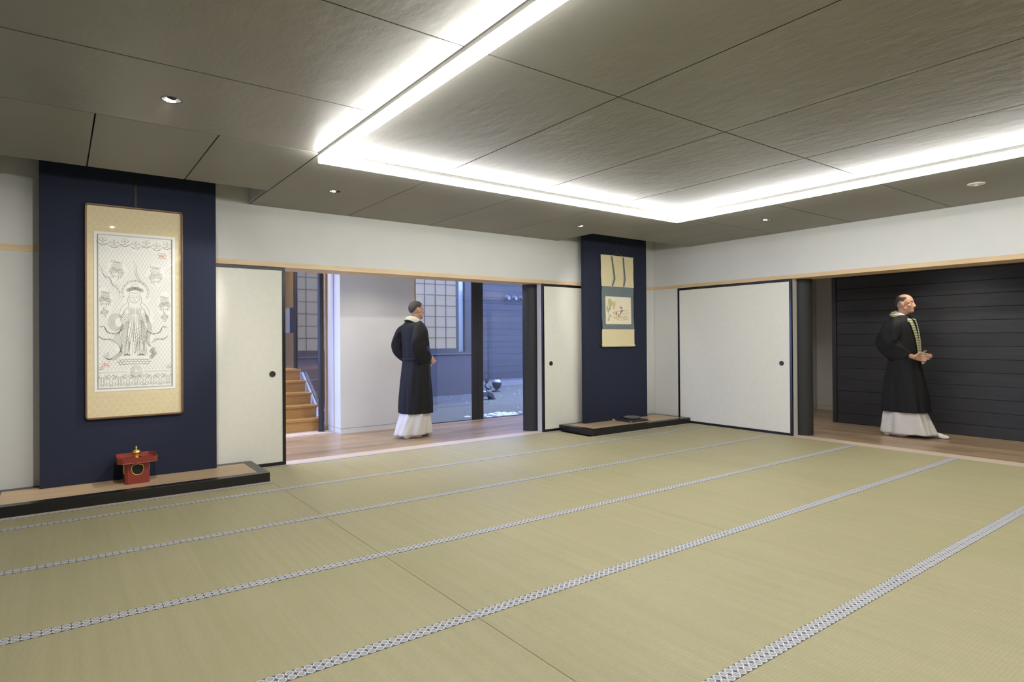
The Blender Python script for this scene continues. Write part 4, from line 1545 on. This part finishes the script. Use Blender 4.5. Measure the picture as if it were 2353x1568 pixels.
tag(mesh_obj('snow', bm, 'snow', smooth=True), 'patches of leftover snow on the courtyard gravel', 'snow', kind='stuff')

# far boarded wall
fw_ = struct(bx('wall_courtyard', gx0, gx1, 7.6, 7.75, GZ, 4.2, 'wing_frame'), 'dark boarded wall at the far side of the courtyard', 'wall')
FWO = Vector(fw_.location)
z = 0.115
while z < 4.1:
    bm = bmesh.new()
    box(bm, -5.8, 5.8, -0.010, 0.010, -0.0848, 0.0848)
    mesh_obj('board', bm, 'black_board_x', fw_, Vector((1.6, 7.590 + q.uniform(-0.002, 0.002), z + 0.08)) - FWO, bevel=0.003, seg=1)
    z += 0.172
bx('base_course', gx0 - FWO.x, gx1 - FWO.x, 7.56 - FWO.y, 7.60 - FWO.y, GZ - FWO.z, 0.090 - FWO.z, 'concrete', fw_)
bx('base_cap', gx0 - FWO.x, gx1 - FWO.x, 7.545 - FWO.y, 7.60 - FWO.y, 0.090 - FWO.z, 0.108 - FWO.z, 'vent_steel', fw_)
for i, (x, lab) in enumerate(((2.800, 'round metal vent hood on the far boarded wall, first beside the window post'), (3.045, 'round metal vent hood in the middle of the three on the far wall'), (3.290, 'round metal vent hood on the far wall, nearest the round column'))):
    vh = tag(empty('vent_hood', (x, 7.580, 2.34)), lab, 'vent', 'vent hoods on the courtyard wall')
    bm = bmesh.new()
    lathe(bm, [(0.086, 0.0), (0.086, 0.010), (0.064, 0.014), (0.064, 0.085), (0.055, 0.102), (0.0, 0.105)], 28, Matrix.Rotation(pi / 2, 4, 'X'), close=False)
    mesh_obj('hood', bm, 'vent_steel', vh, smooth=True, autosm=True)
    bm = bmesh.new()
    lathe(bm, [(0.065, 0.040), (0.069, 0.045), (0.065, 0.050)], 28, Matrix.Rotation(pi / 2, 4, 'X'), close=False)
    mesh_obj('band', bm, 'vent_steel', vh, smooth=True)

# wing across the courtyard with its paper windows
YW = 4.5
XR = -0.345
wing = struct(bx('wall_wing', gx0, XR, YW, YW + 0.16, 0.078, 0.905, 'siding'), 'grey-violet lower wall of the wing across the courtyard', 'wall')
struct(bx('baseboard_wing', gx0, XR, YW - 0.02, YW + 0.16, GZ, 0.078, 'concrete'), 'pale concrete plinth of the wing', 'baseboard')
struct(bx('trim_15', gx0, XR, YW - 0.03, YW + 0.16, 0.905, 0.925, 'vent_steel'), 'bright metal sill strip of the wing', 'trim')
struct(bx('wall_wing_top', gx0, XR, YW, YW + 0.16, 2.55, 3.6, 'siding'), 'upper wall of the wing', 'wall')
struct(bx('wall_wing_end', XR - 0.12, XR, YW + 0.16, 7.6, GZ, 3.6, 'siding'), 'end wall of the wing', 'wall')
struct(bx('ceiling_wing', gx0, XR, YW + 0.1, 7.6, 3.6, 3.7, 'siding'), 'roof of the wing', 'roof')


def shoji(n, x0, x1, label, cols, rows, gl=None):
    """frame x0..x1 with a paper screen; gl = width of bare glass at the right"""
    w = window(n, label)
    z0, z1 = 0.925, 2.55
    bx('frame_post', x0, x0 + 0.11, YW, YW + 0.10, z0, z1, 'wing_frame', w)
    bx('frame_post', x1 - 0.17, x1, YW, YW + 0.10, z0, z1, 'wing_frame', w)
    bx('frame_sill', x0 + 0.11, x1 - 0.17, YW, YW + 0.10, z0, z0 + 0.035, 'wing_frame', w)
    xs0, xs1 = x0 + 0.11, x1 - 0.17 - (gl or 0)
    bx('screen_stile', xs1 - 0.055, xs1, YW + 0.05, YW + 0.08, z0 + 0.035, z1, 'wing_frame', w)
    bx('screen_rail', xs0, xs1 - 0.055, YW + 0.05, YW + 0.08, z0 + 0.035, z0 + 0.105, 'wing_frame', w)
    bx('paper', xs0, xs1 - 0.055, YW + 0.066, YW + 0.069, z0 + 0.105, z1, 'shoji_paper', w)
    p = (xs1 - 0.055 - xs0) / cols
    for k in range(1, cols):
        bx('lattice_bar', xs0 + k * p - 0.0055, xs0 + k * p + 0.0055, YW + 0.052, YW + 0.066, z0 + 0.105, z1, 'shoji_bar', w)
    zz = z0 + 0.105
    while zz + 0.214 < z1:
        zz += 0.214
        bx('lattice_bar', xs0, xs1 - 0.055, YW + 0.053, YW + 0.066, zz - 0.0055, zz + 0.0055, 'shoji_bar', w)
    if gl:
        bx('glass_pane', xs1, x1 - 0.17, YW + 0.04, YW + 0.046, z0 + 0.035, z1, 'pane_glass', w)
        bx('back_board', xs1, x1 - 0.17, YW + 0.09, YW + 0.10, z0 + 0.035, z1, 'jamb_paint', w)
    return w


shoji(3, -1.770, XR, 'paper window of the wing seen beside the walking figure', 4, 7, 0.125)
shoji(4, -4.28, -3.10, 'paper window of the wing seen past the staircase', 4, 7)
struct(bx('wall_wing_mid', -3.10, -1.770, YW, YW + 0.16, 0.925, 2.55, 'siding'), 'wall of the wing between its paper windows', 'wall')

# garden ornaments
mat('dark_iron', (0.035, 0.036, 0.042), rough=0.35, metal=0.3)
po = tag(empty('garden_pot', (1.36, 6.05, GZ)), 'dark footed pot heaped with snow beyond the courtyard window', 'pot')
bm = bmesh.new()
lathe(bm, [(0.0, 0.0), (0.085, 0.0), (0.09, 0.012), (0.05, 0.03), (0.04, 0.06), (0.085, 0.10), (0.115, 0.17), (0.12, 0.215), (0.13, 0.222), (0.125, 0.235), (0.10, 0.23), (0.0, 0.22)], 28, close=False)
mesh_obj('pot_body', bm, 'dark_iron', po, smooth=True, autosm=True)
bm = bmesh.new()
for i in range(7):
    a = i * 0.9
    lathe(bm, [(0.0, 0.19), (0.04, 0.22), (0.03, 0.265), (0.0, 0.285)], 8, Matrix.Translation((0.055 * cos(a), 0.055 * sin(a), q.uniform(-0.01, 0.02))), close=False)
mesh_obj('snow_heap', bm, 'snow', po, smooth=True)
for sg in (0, 1, 2):
    bm = bmesh.new()
    a = sg * 2.1 + 0.4
    tube(bm, [(0.06 * cos(a), 0.06 * sin(a), 0.012), (0.11 * cos(a), 0.11 * sin(a), 0.015), (0.13 * cos(a), 0.13 * sin(a), 0.001)], [0.02, 0.016, 0.012], 8)
    mesh_obj('foot', bm, 'dark_iron', po, smooth=True)
tw = tag(empty('garden_shrub', (1.12, 6.15, GZ)), 'twisted dark dwarf tree with snowy twigs behind the footed pot', 'tree')
bm = bmesh.new()
tube(bm, [(0.0, 0, 0.0), (0.02, 0, 0.08), (-0.03, 0.02, 0.16), (0.01, 0, 0.24), (-0.02, 0, 0.30)], [0.03, 0.026, 0.022, 0.016, 0.008], 8)
tube(bm, [(0.0, 0, 0.10), (0.07, -0.02, 0.06), (0.12, -0.02, 0.10), (0.11, 0, 0.15)], [0.022, 0.018, 0.014, 0.008], 8)
mesh_obj('trunk', bm, 'dark_iron', tw, smooth=True)
bm = bmesh.new()
for i in range(34):
    a, e = q.uniform(0, 2 * pi), q.uniform(0.1, 1.2)
    p0 = Vector((q.uniform(-0.03, 0.02), 0, q.uniform(0.2, 0.30)))
    p1 = p0 + Vector((cos(a) * cos(e), sin(a) * cos(e), sin(e))) * q.uniform(0.06, 0.15)
    tube(bm, [p0, (p0 + p1) / 2 + Vector((0, 0, 0.012)), p1], [0.005, 0.004, 0.002], 5)
o = mesh_obj('twigs', bm, 'dark_iron', tw)
o['kind'] = 'stuff'
ar = tag(empty('garden_bench', (0.02, 4.62, GZ)), 'low dark arched stool on the courtyard gravel near the window post', 'stool')
bm = bmesh.new()
poly = [(-0.22, 0.0), (-0.22, 0.12), (-0.10, 0.165), (0.06, 0.17), (0.17, 0.135), (0.22, 0.05), (0.245, 0.0), (0.17, 0.0), (0.13, 0.055), (0.02, 0.085), (-0.08, 0.07), (-0.13, 0.0)]
prism(bm, poly, lambda u, v, d: Vector((u, -0.09 + 0.18 * d, v)))
mesh_obj('arched_seat', bm, 'dark_iron', ar, bevel=0.008)
bm = bmesh.new()
lathe(bm, [(0.0, 0.17), (0.05, 0.170), (0.035, 0.185), (0.0, 0.19)], 10, close=False)
mesh_obj('snow_cap', bm, 'snow', ar, smooth=True)

# ------------------------------------------------------------------ people
mat_noise('skin', (0.52, 0.30, 0.20), (0.47, 0.26, 0.17), nscale=30, rough=0.55, spec=0.3)
mat_noise('hair_short', (0.030, 0.026, 0.024), (0.055, 0.048, 0.043), nscale=220, rough=0.8)
mat('eye_white', (0.6, 0.58, 0.55), rough=0.3)
mat('eye_dark', (0.015, 0.012, 0.010), rough=0.2)
mat_noise('robe_black', (0.011, 0.011, 0.0115), (0.0145, 0.0145, 0.015), nscale=120, rough=0.75, spec=0.25)
mat_noise('robe_white', (0.66, 0.63, 0.58), (0.62, 0.59, 0.54), nscale=30, rough=0.8, spec=0.2)
mat('sock_white', (0.72, 0.70, 0.67), rough=0.8)
mat('stole_pale', (0.42, 0.45, 0.29), rough=0.7)
m = mat('stole_striped', (0.4, 0.4, 0.25), rough=0.65)
t = NT(m)
tc = t.n('ShaderNodeTexCoord')
sep = t.n('ShaderNodeSeparateXYZ')
t.t.links.new(tc.outputs['Object'], sep.inputs[0])
st1 = t.m('FRACT', t.m('MULTIPLY', sep.outputs['Z'], 1 / 0.030))
t.put(t.b.inputs['Base Color'], t.mix(t.m('GREATER_THAN', st1, 0.55), (0.46, 0.46, 0.29), (0.17, 0.17, 0.085)))


def capsule(bm, p, q_, r1, r2, n=14, k=5):
    p, q_ = Vector(p), Vector(q_)
    d = (q_ - p)
    L = d.length
    prof = [(r1 * cos(a), -r1 * sin(a)) for a in [pi / 2 - i * (pi / 2) / k for i in range(k)]]
    prof += [(r1, 0.0), (r2, L)]
    prof += [(r2 * cos(a), L + r2 * sin(a)) for a in [(i + 1) * (pi / 2) / k for i in range(k)]]
    prof = [(max(r, 0.0) if r > 1e-5 else 0.0, z) for r, z in prof]
    Mx = Matrix.Translation(p) @ d.to_track_quat('Z', 'Y').to_matrix().to_4x4()
    lathe(bm, prof, n, Mx, close=False)


def ellipsoid(bm, c, r, rot=None, n=24, k=14):
    Mx = Matrix.Translation(Vector(c))
    if rot:
        Mx = Mx @ rot
    Mx = Mx @ Matrix.Diagonal((*r, 1))
    lathe(bm, [(sin(pi * i / k) if 0 < i < k else 0.0, -cos(pi * i / k)) for i in range(k + 1)], n, Mx, close=False)


def fuse(name, bm, m, parent, voxel, smooth_it=6, factor=0.6):
    """join overlapping closed shapes into one continuous skin"""
    tmp = mesh_obj(name + '_tmp', bm, None)
    r = tmp.modifiers.new('r', 'REMESH')
    r.mode = 'VOXEL'
    r.voxel_size = voxel
    sm = tmp.modifiers.new('s', 'SMOOTH')
    sm.iterations = smooth_it
    sm.factor = factor
    dg = bpy.context.evaluated_depsgraph_get()
    dg.update()
    me = bpy.data.meshes.new_from_object(tmp.evaluated_get(dg))
    old = tmp.data
    bpy.data.objects.remove(tmp)
    bpy.data.meshes.remove(old)
    me.name = name
    for p in me.polygons:
        p.use_smooth = True
    me.materials.clear()
    me.materials.append(MATS[m])
    o = bpy.data.objects.new(name, me)
    COL.objects.link(o)
    o.parent = parent
    return o


def interp(tab, z):
    """tab: rows (z, cx, cy, rx, ry), z falling"""
    if z >= tab[0][0]:
        return tab[0][1:]
    for a, b in zip(tab, tab[1:]):
        if a[0] >= z >= b[0]:
            s = (a[0] - z) / (a[0] - b[0])
            s2 = s
            return tuple(a[i] + (b[i] - a[i]) * s2 for i in range(1, 5))
    return tab[-1][1:]


def garment(name, tab, m, parent, fold, n=72, steps=46, inner=0.35, sq=2.25):
    """cloth body hung from a table of rings, hem turned inside"""
    bm = bmesh.new()
    z0, z1 = tab[0][0], tab[-1][0]
    rings = []

    def ring(z, k=0.0):
        cx, cy, rx, ry = interp(tab, z)
        r = []
        for i in range(n):
            a = 2 * pi * i / n
            f = fold(a, z)
            ca, sa = cos(a), sin(a)
            e = 2 / sq
            x = (abs(ca) ** e) * (1 if ca >= 0 else -1)
            y = (abs(sa) ** e) * (1 if sa >= 0 else -1)
            r.append(Vector((cx + (rx + f - k) * x, cy + (ry + f - k) * y, z)))
        return r
    for i in range(steps + 1):
        rings.append(ring(z0 + (z1 - z0) * i / steps))
    rings.append(ring(z1, 0.010))
    rings.append(ring(z1 + inner * 0.5, 0.022))
    rings.append(ring(z1 + inner, 0.035))
    loft(bm, rings)
    return mesh_obj(name, bm, m, parent, smooth=True)


def sleeve(name, path, m, parent, n=30):
    """path rows: (x, y, z, half width, half depth, drop) - a bag of cloth round the arm; the drop hangs to the back and below"""
    bm = bmesh.new()
    rings = []
    P = []
    K = 9
    for a, b in zip(path, path[1:]):
        for k in range(K):
            s = k / K
            P.append([a[i] + (b[i] - a[i]) * s for i in range(6)])
    P.append(list(path[-1]))
    for it in range(26):
        P = [P[0]] + [[(P[i - 1][j] + 2 * P[i][j] + P[i + 1][j]) / 4 for j in range(6)] for i in range(1, len(P) - 1)] + [P[-1]]
    sy = 1 if path[0][1] > 0 else -1
    lat = Vector((0, sy, 0))
    for i, p in enumerate(P):
        a, b = P[max(i - 1, 0)], P[min(i + 1, len(P) - 1)]
        d = Vector((b[0] - a[0], (b[1] - a[1]) * 0.35, b[2] - a[2])).normalized()
        s = (lat - d * d.dot(lat)).normalized()
        u = s.cross(d) * sy
        rg = []
        for k in range(n):
            t_ = 2 * pi * k / n
            hh = p[4] * (1 + p[5] if sin(t_) > 0 else 1)
            wv = 0.005 * sin(5 * t_ + i * 0.30) + 0.003 * sin(3 * t_ - i * 0.4)
            rg.append(Vector(p[:3]) + s * ((p[3] + wv) * cos(t_)) + u * ((hh + wv) * sin(t_)))
        rings.append(rg)
    last = rings[-1]
    c = sum(last, Vector()) / n
    rings.append([c + (v - c) * 0.93 for v in last])
    back = rings[-6]
    c2 = sum(back, Vector()) / n
    rings.append([c2 + (v - c2) * 0.85 for v in back])
    loft(bm, rings)
    return mesh_obj(name, bm, m, parent, smooth=True)


def band(name, pts, w, th, m, parent, seg=6, nrm=None):
    """soft flat band through points, each (x, y, z, nx, ny, nz) with the outward normal"""
    bm = bmesh.new()
    n = len(pts)
    rings = []
    for i, p in enumerate(pts):
        a, b = Vector(pts[max(i - 1, 0)][:3]), Vector(pts[min(i + 1, n - 1)][:3])
        d = (b - a).normalized()
        nv = Vector(p[3:6]).normalized()
        s = d.cross(nv).normalized()
        nv = s.cross(d).normalized()
        ww = w[i] if isinstance(w, list) else w
        c = Vector(p[:3])
        rg = []
        for (u, v) in ((-1, 0.15), (-0.85, 0.8), (-0.3, 1), (0.3, 1), (0.85, 0.8), (1, 0.15), (0.85, -0.6), (0, -1), (-0.85, -0.6)):
            rg.append(c + s * (u * ww / 2) + nv * (v * th))
        rings.append(rg)
    loft(bm, rings)
    return mesh_obj(name, bm, m, parent, smooth=True)


def person(x, y, rz, scale, label, stole, stride, lean, balding, hip_shift, hemx, hemy, sweep, flare, feet):
    root = tag(empty('person', (x, y, 0.0), rz), label, 'person')
    root.scale = (scale,) * 3
    hx = 0.02 + lean
    # --- body: head, neck, torso, arms with hands, legs - one skin
    bm = bmesh.new()
    hz = 1.612
    ellipsoid(bm, (hx - 0.012, 0, hz + 0.022), (0.098, 0.078, 0.090))
    ellipsoid(bm, (hx - 0.035, 0, hz + 0.005), (0.066, 0.070, 0.075))
    ellipsoid(bm, (hx + 0.030, 0, hz - 0.040), (0.064, 0.060, 0.085))
    ellipsoid(bm, (hx + 0.058, 0, hz - 0.094), (0.034, 0.034, 0.026))
    capsule(bm, (hx + 0.010, 0.050, hz - 0.060), (hx + 0.056, 0.024, hz - 0.096), 0.020, 0.017)
    capsule(bm, (hx + 0.010, -0.050, hz - 0.060), (hx + 0.056, -0.024, hz - 0.096), 0.020, 0.017)
    for sy in (-1, 1):
        capsule(bm, (hx + 0.064, sy * 0.012, hz + 0.016), (hx + 0.050, sy * 0.050, hz + 0.012), 0.020, 0.015)     # brow
        ellipsoid(bm, (hx + 0.052, sy * 0.042, hz - 0.030), (0.026, 0.022, 0.022))                                # cheek
        ellipsoid(bm, (hx + 0.068, sy * 0.031, hz - 0.006), (0.014, 0.017, 0.012))                                # eyelid
        ellipsoid(bm, (hx - 0.012, sy * 0.079, hz - 0.012), (0.020, 0.010, 0.033), Matrix.Rotation(-0.2, 4, 'Y'))  # ear
        ellipsoid(bm, (hx - 0.004, sy * 0.074, hz - 0.030), (0.012, 0.010, 0.014))
    capsule(bm, (hx + 0.082, 0, hz + 0.006), (hx + 0.100, 0, hz - 0.036), 0.011, 0.014)                           # nose
    for sy in (-1, 1):
        ellipsoid(bm, (hx + 0.094, sy * 0.012, hz - 0.040), (0.012, 0.009, 0.009))
    ellipsoid(bm, (hx + 0.084, 0, hz - 0.063), (0.012, 0.024, 0.007))
    ellipsoid(bm, (hx + 0.082, 0, hz - 0.073), (0.012, 0.021, 0.007))
    capsule(bm, (-0.030 + lean * 0.5, 0, 1.36), (hx - 0.018, 0, 1.545), 0.066, 0.056)
    torso = [(-0.030, 1.315, 0.10, 0.15), (-0.020, 1.25, 0.12, 0.165), (-0.005, 1.10, 0.115, 0.15), (0.0, 0.97, 0.115, 0.155)]
    for cx, z, rx, ry in torso:
        ellipsoid(bm, (cx + lean * 0.4, 0, z), (rx, ry, 0.11))
    ellipsoid(bm, (0, 0, 0.90), (0.12, 0.165, 0.12))
    sh = 0.185
    elbow = {-1: Vector((-0.105, -0.255, 1.10)), 1: Vector((-0.085, 0.255, 1.10))}
    wrist = {-1: Vector((0.150, -0.125, 0.965)), 1: Vector((0.165, 0.105, 0.985))}
    for sy in (-1, 1):
        s_ = Vector((-0.03 + lean * 0.4, sy * sh, 1.350))
        capsule(bm, s_, elbow[sy], 0.052, 0.040)
        capsule(bm, elbow[sy], wrist[sy], 0.038, 0.027)
        capsule(bm, (0, sy * 0.09, 0.86), ((0.05 if sy * stride > 0 else -0.02) * 1.0, sy * 0.09, 0.48), 0.082, 0.056)
        fx = feet[0] if sy * stride > 0 else feet[1]
        capsule(bm, ((0.05 if sy * stride > 0 else -0.02), sy * 0.09, 0.48), (fx * 0.85 - 0.02, sy * 0.085, 0.10), 0.054, 0.036)
        # hand: palm, four fingers of unequal length, thumb
        w = wrist[sy]
        inw = Vector((0.55, -sy * 0.80, -0.12)).normalized()      # fingers point forward and inward
        upv = Vector((0, 0, 1))
        outv = inw.cross(upv).normalized() * sy                   # away from the body
        upv = (outv.cross(inw) * sy).normalized()
        if upv.z < 0:
            upv = -upv
        pc = w + inw * 0.052
        for k in range(4):
            off = (1.5 - k) * 0.0195
            capsule(bm, w + inw * 0.012 + upv * off * 0.55, w + inw * 0.085 + upv * off, 0.0155, 0.0125, 10, 3)
        lens = (0.040, 0.046, 0.043, 0.033)
        for k in range(4):
            off = (1.5 - k) * 0.0205
            b0 = w + inw * 0.088 + upv * off
            d1 = (inw * 0.92 - outv * 0.38).normalized()
            d2 = (inw * 0.45 - outv * 0.89).normalized()
            d3 = (inw * -0.15 - outv * 0.98).normalized()
            b1 = b0 + d1 * lens[k]
            b2 = b1 + d2 * lens[k] * 0.66
            b3 = b2 + d3 * lens[k] * 0.46
            capsule(bm, b0, b1, 0.0096, 0.0088, 10, 3)
            capsule(bm, b1, b2, 0.0088, 0.0080, 10, 3)
            capsule(bm, b2, b3, 0.0080, 0.0070, 10, 3)
        t0 = w + inw * 0.030 + upv * 0.024
        t1 = t0 + (inw * 0.55 + upv * 0.75 - outv * 0.25).normalized() * 0.036
        t2 = t1 + (inw * 0.88 + upv * 0.30 - outv * 0.35).normalized() * 0.030
        capsule(bm, t0, t1, 0.0135, 0.0110, 10, 3)
        capsule(bm, t1, t2, 0.0108, 0.0085, 10, 3)
    fuse('body', bm, 'skin', root, 0.0056, 4, 0.5)
    # --- eyes, brows, hair
    for sy in (-1, 1):
        bm = bmesh.new()
        ellipsoid(bm, (hx + 0.0765, sy * 0.031, hz - 0.006), (0.0065, 0.0125, 0.0042), None, 14, 8)
        mesh_obj('eye', bm, 'eye_dark', root, smooth=True)
        bm = bmesh.new()
        tube(bm, [(hx + 0.0845, sy * 0.014, hz + 0.017), (hx + 0.079, sy * 0.032, hz + 0.024), (hx + 0.064, sy * 0.050, hz + 0.017)], [0.003, 0.0038, 0.002], 6)
        mesh_obj('eyebrow', bm, 'hair_short', root, smooth=True)
    bm = bmesh.new()
    k_, n_ = 84, 132
    c = Vector((hx - 0.0145, 0, hz + 0.021))
    r = (0.1015, 0.0815, 0.0945)
    grid = []
    for i in range(k_ + 1):
        th = pi * i / k_
        row_ = []
        for j in range(n_):
            ph = 2 * pi * j / n_
            row_.append(Vector((c.x + r[0] * sin(th) * cos(ph), c.y + r[1] * sin(th) * sin(ph), c.z + r[2] * cos(th))))
        grid.append(row_)

    def hairy(p):
        dx = p.x - c.x
        if dx > 0.045:
            return p.z > c.z + 0.052 + 0.25 * max(0, 0.05 - abs(p.y)) * 0 and not balding
        if balding and p.z > c.z + 0.052 + 0.06 * max(0.0, 1 - ((dx + 0.005) / 0.06) ** 2) * 0 + 0.030 * max(0.0, -(dx + 0.01) / 0.06) and dx > -0.06:
            return False
        if dx > 0.008:
            return p.z > c.z - 0.004 + 1.25 * (dx - 0.008)
        if dx > -0.030:
            return p.z > c.z + 0.010
        return p.z > c.z + 0.010 - 1.6 * (-0.030 - dx) and p.z > c.z - 0.064
    vm = {}

    def gv(i, j):
        key = (i, j % n_)
        if key not in vm:
            vm[key] = bm.verts.new(grid[i][j % n_])
        return vm[key]
    for i in range(k_):
        for j in range(n_):
            quad = [(i, j), (i + 1, j), (i + 1, j + 1), (i, j + 1)]
            mid = sum((grid[a][b % n_] for a, b in quad), Vector()) / 4
            if hairy(mid):
                vs = []
                for a, b in quad:
                    vv = gv(a, b)
                    if vv not in vs:
                        vs.append(vv)
                if len(vs) > 2:
                    try:
                        bm.faces.new(vs)
                    except ValueError:
                        pass
    bmesh.ops.remove_doubles(bm, verts=bm.verts[:], dist=0.0004)
    bmesh.ops.recalc_face_normals(bm, faces=bm.faces[:])
    ret = bmesh.ops.extrude_face_region(bm, geom=bm.faces[:])
    for vv in [g for g in ret['geom'] if isinstance(g, bmesh.types.BMVert)]:
        vv.co = c + (vv.co - c) * 0.955
    mesh_obj('hair', bm, 'hair_short', root, smooth=True)
    # --- white under-robe
    s_abs = abs(stride)
    under = [(0.62, 0.0, 0, 0.135, 0.150), (0.45, 0.0, 0, hemx - 0.070, hemy - 0.050), (0.31, sweep * 0.3, 0, hemx - 0.036, hemy - 0.036),
             (0.16, sweep * 0.7, 0, (hemx + flare) / 2 - 0.016, hemy - 0.034), (0.040, sweep, 0, flare, hemy - 0.036)]
    garment('under_robe', under, 'robe_white', root, lambda a, z: (0.016 * sin(7 * a + 3 * z) + 0.008 * sin(13 * a - 8 * z)) * min(1, (0.66 - z) * 1.8), inner=0.2, steps=30)
    # --- black outer robe
    L_ = lean
    outer = [(1.475, -0.022 + L_ * 0.6, 0, 0.075, 0.078), (1.455, -0.024 + L_ * 0.6, 0, 0.092, 0.115), (1.425, -0.026 + L_ * 0.5, 0, 0.112, 0.170), (1.385, -0.025 + L_ * 0.5, 0, 0.128, 0.205),
             (1.30, -0.015 + L_ * 0.4, 0, 0.142, 0.212), (1.15, 0.002 + L_ * 0.3, 0, 0.150, 0.200), (1.00, 0.012, 0, 0.152, 0.198), (0.90, 0.010, 0, 0.160, 0.202), (0.70, 0.004 + hip_shift * 0.4, 0, 0.165 + (hemx - 0.16) * 0.40, 0.200 + (hemy - 0.20) * 0.4),
             (0.50, 0.004 + hip_shift * 0.8, 0, 0.165 + (hemx - 0.16) * 0.75, 0.200 + (hemy - 0.20) * 0.75), (0.305, 0.004 + hip_shift, 0, hemx, hemy)]

    def fold_o(a, z):
        k = max(0.0, min(1.0, (1.30 - z) * 1.1))
        return (0.010 * sin(5 * a + 2.2 * z) + 0.006 * sin(11 * a - 3 * z) + 0.004 * sin(17 * a + 7 * z)) * k - 0.006 * math.exp(-((z - 0.985) / 0.018) ** 2)
    garment('outer_robe', outer, 'robe_black', root, fold_o, steps=70)
    bm = bmesh.new()
    rings = []
    for z_, e in ((0.968, 0.002), (0.972, 0.011), (0.998, 0.011), (1.002, 0.002)):
        cx, cy, rx, ry = interp(outer, z_)
        rings.append([Vector((cx + (rx + e) * (abs(cos(a)) ** 0.889) * (1 if cos(a) >= 0 else -1), (ry + e) * (abs(sin(a)) ** 0.889) * (1 if sin(a) >= 0 else -1), z_)) for a in [2 * pi * i / 64 for i in range(64)]])
    loft(bm, rings, False)
    mesh_obj('sash', bm, 'robe_black', root, smooth=True)
    for sy in (-1, 1):
        e, w = elbow[sy], wrist[sy]
        pth = [(-0.028 + L_ * 0.5, sy * 0.105, 1.405, 0.090, 0.060, 0.1), (-0.040 + L_ * 0.4, sy * 0.200, 1.340, 0.075, 0.100, 0.15), (-0.075 + L_ * 0.2, sy * 0.235, 1.22, 0.072, 0.110, 0.15),
               (e.x + 0.015, sy * 0.245, e.z + 0.02, 0.070, 0.110, 0.25), ((e.x + w.x) / 2 - 0.015, (e.y + w.y) / 2 - sy * 0.010, (e.z + w.z) / 2 + 0.015, 0.062, 0.085, 0.8), (w.x - 0.055, w.y + sy * 0.022, w.z + 0.008, 0.050, 0.062, 1.3)]
        sleeve('sleeve', pth, 'robe_black', root)
    # --- collars: white underneath, then the black lapels' stole
    cpts = []
    for i in range(29):
        a = -2.45 + 4.9 * i / 28                      # opens to the front (+x)
        aa = pi - a if False else a
        th = pi + aa                                  # from front right, round the back, to the front left
        f_ = abs(aa) / 2.45
        z_ = 1.508 - 0.075 * f_ ** 2.2
        rx = 0.073 + 0.022 * f_
        ry = 0.074 + 0.012 * f_
        cpts.append((-0.020 + L_ * 0.75 + rx * cos(th), ry * sin(th), z_, cos(th), sin(th), 0.35))
    band('white_collar', cpts, 0.046, 0.005, 'robe_white', root)
    # stole: loop round the neck, two bands meeting at the hands
    spts = []

    def front(y_, z_, e):
        cx, cy, rx, ry = interp(outer, z_)
        k = min(0.98, abs(y_) / (ry + 0.001))
        return cx + rx * (1 - k ** 2.25) ** (1 / 2.25) + e
    half = [(0.026, 0.925), (0.027, 0.96), (0.029, 1.02), (0.035, 1.10), (0.045, 1.18), (0.058, 1.26), (0.072, 1.34), (0.085, 1.40)]
    for y_, z_ in half:
        spts.append((front(y_, z_, 0.016), y_, z_, 1, 0.35 * y_ / 0.085, 0.15))
    for i in range(15):
        a = -1.25 + 2.5 * i / 14
        th = pi - a if True else a
        # from the left side (+y) round the back to the right side
        th = pi / 2 + 0.15 + (pi - 0.3) * i / 14
        zz = 1.452 + 0.050 * sin(pi * i / 14)
        spts.append((-0.026 + L_ * 0.7 + 0.098 * cos(th), 0.108 * sin(th), zz, cos(th) * 0.8, sin(th), 0.75))
    for y_, z_ in reversed(half):
        spts.append((front(-y_, z_, 0.016), -y_, z_, 1, -0.35 * y_ / 0.085, 0.15))
    band('stole', spts, 0.058, 0.008, stole, root)
    # stole tail lying over the hands
    bm = bmesh.new()
    box(bm, 0.205, 0.222, -0.036, 0.036, 0.880, 1.020)
    mesh_obj('stole_tail', bm, stole if stole == 'stole_pale' else 'stole_pale', root, bevel=0.006, seg=3)
    # --- split-toe socks
    for sy in (-1, 1):
        fx = feet[0] if sy * stride > 0 else feet[1]
        bm = bmesh.new()
        ellipsoid(bm, (fx - 0.045, sy * 0.085, 0.040), (0.046, 0.036, 0.040))
        capsule(bm, (fx - 0.02, sy * 0.085, 0.055), (fx + 0.10, sy * 0.090, 0.030), 0.040, 0.028)
        ellipsoid(bm, (fx + 0.115, sy * 0.100, 0.024), (0.060, 0.024, 0.022))
        ellipsoid(bm, (fx + 0.130, sy * 0.064, 0.025), (0.056, 0.017, 0.022))
        capsule(bm, (fx - 0.03, sy * 0.085, 0.07), (fx * 0.5 - 0.02, sy * 0.085, 0.21), 0.042, 0.044)
        ob_ = fuse('sock', bm, 'sock_white', root, 0.006, 4, 0.5)
        zmin = min(v.co.z for v in ob_.data.vertices)
        for v in ob_.data.vertices:
            v.co.z -= zmin - 0.0005
    return root


person(-3.62, 0.74, 0.10, 0.985, 'person in black robe walking along the back corridor past the white wall, seen from behind', 'stole_pale', 0.30, 0.0, False, 0.0, 0.208, 0.196, -0.045, 0.255, (0.10, -0.15))
person(1.06, -2.98, -pi / 2 + 0.05, 1.0, 'person in black robe with striped stole walking in front of the black boards', 'stole_striped', 0.42, 0.01, True, 0.015, 0.250, 0.212, 0.040, 0.290, (0.265, -0.11))
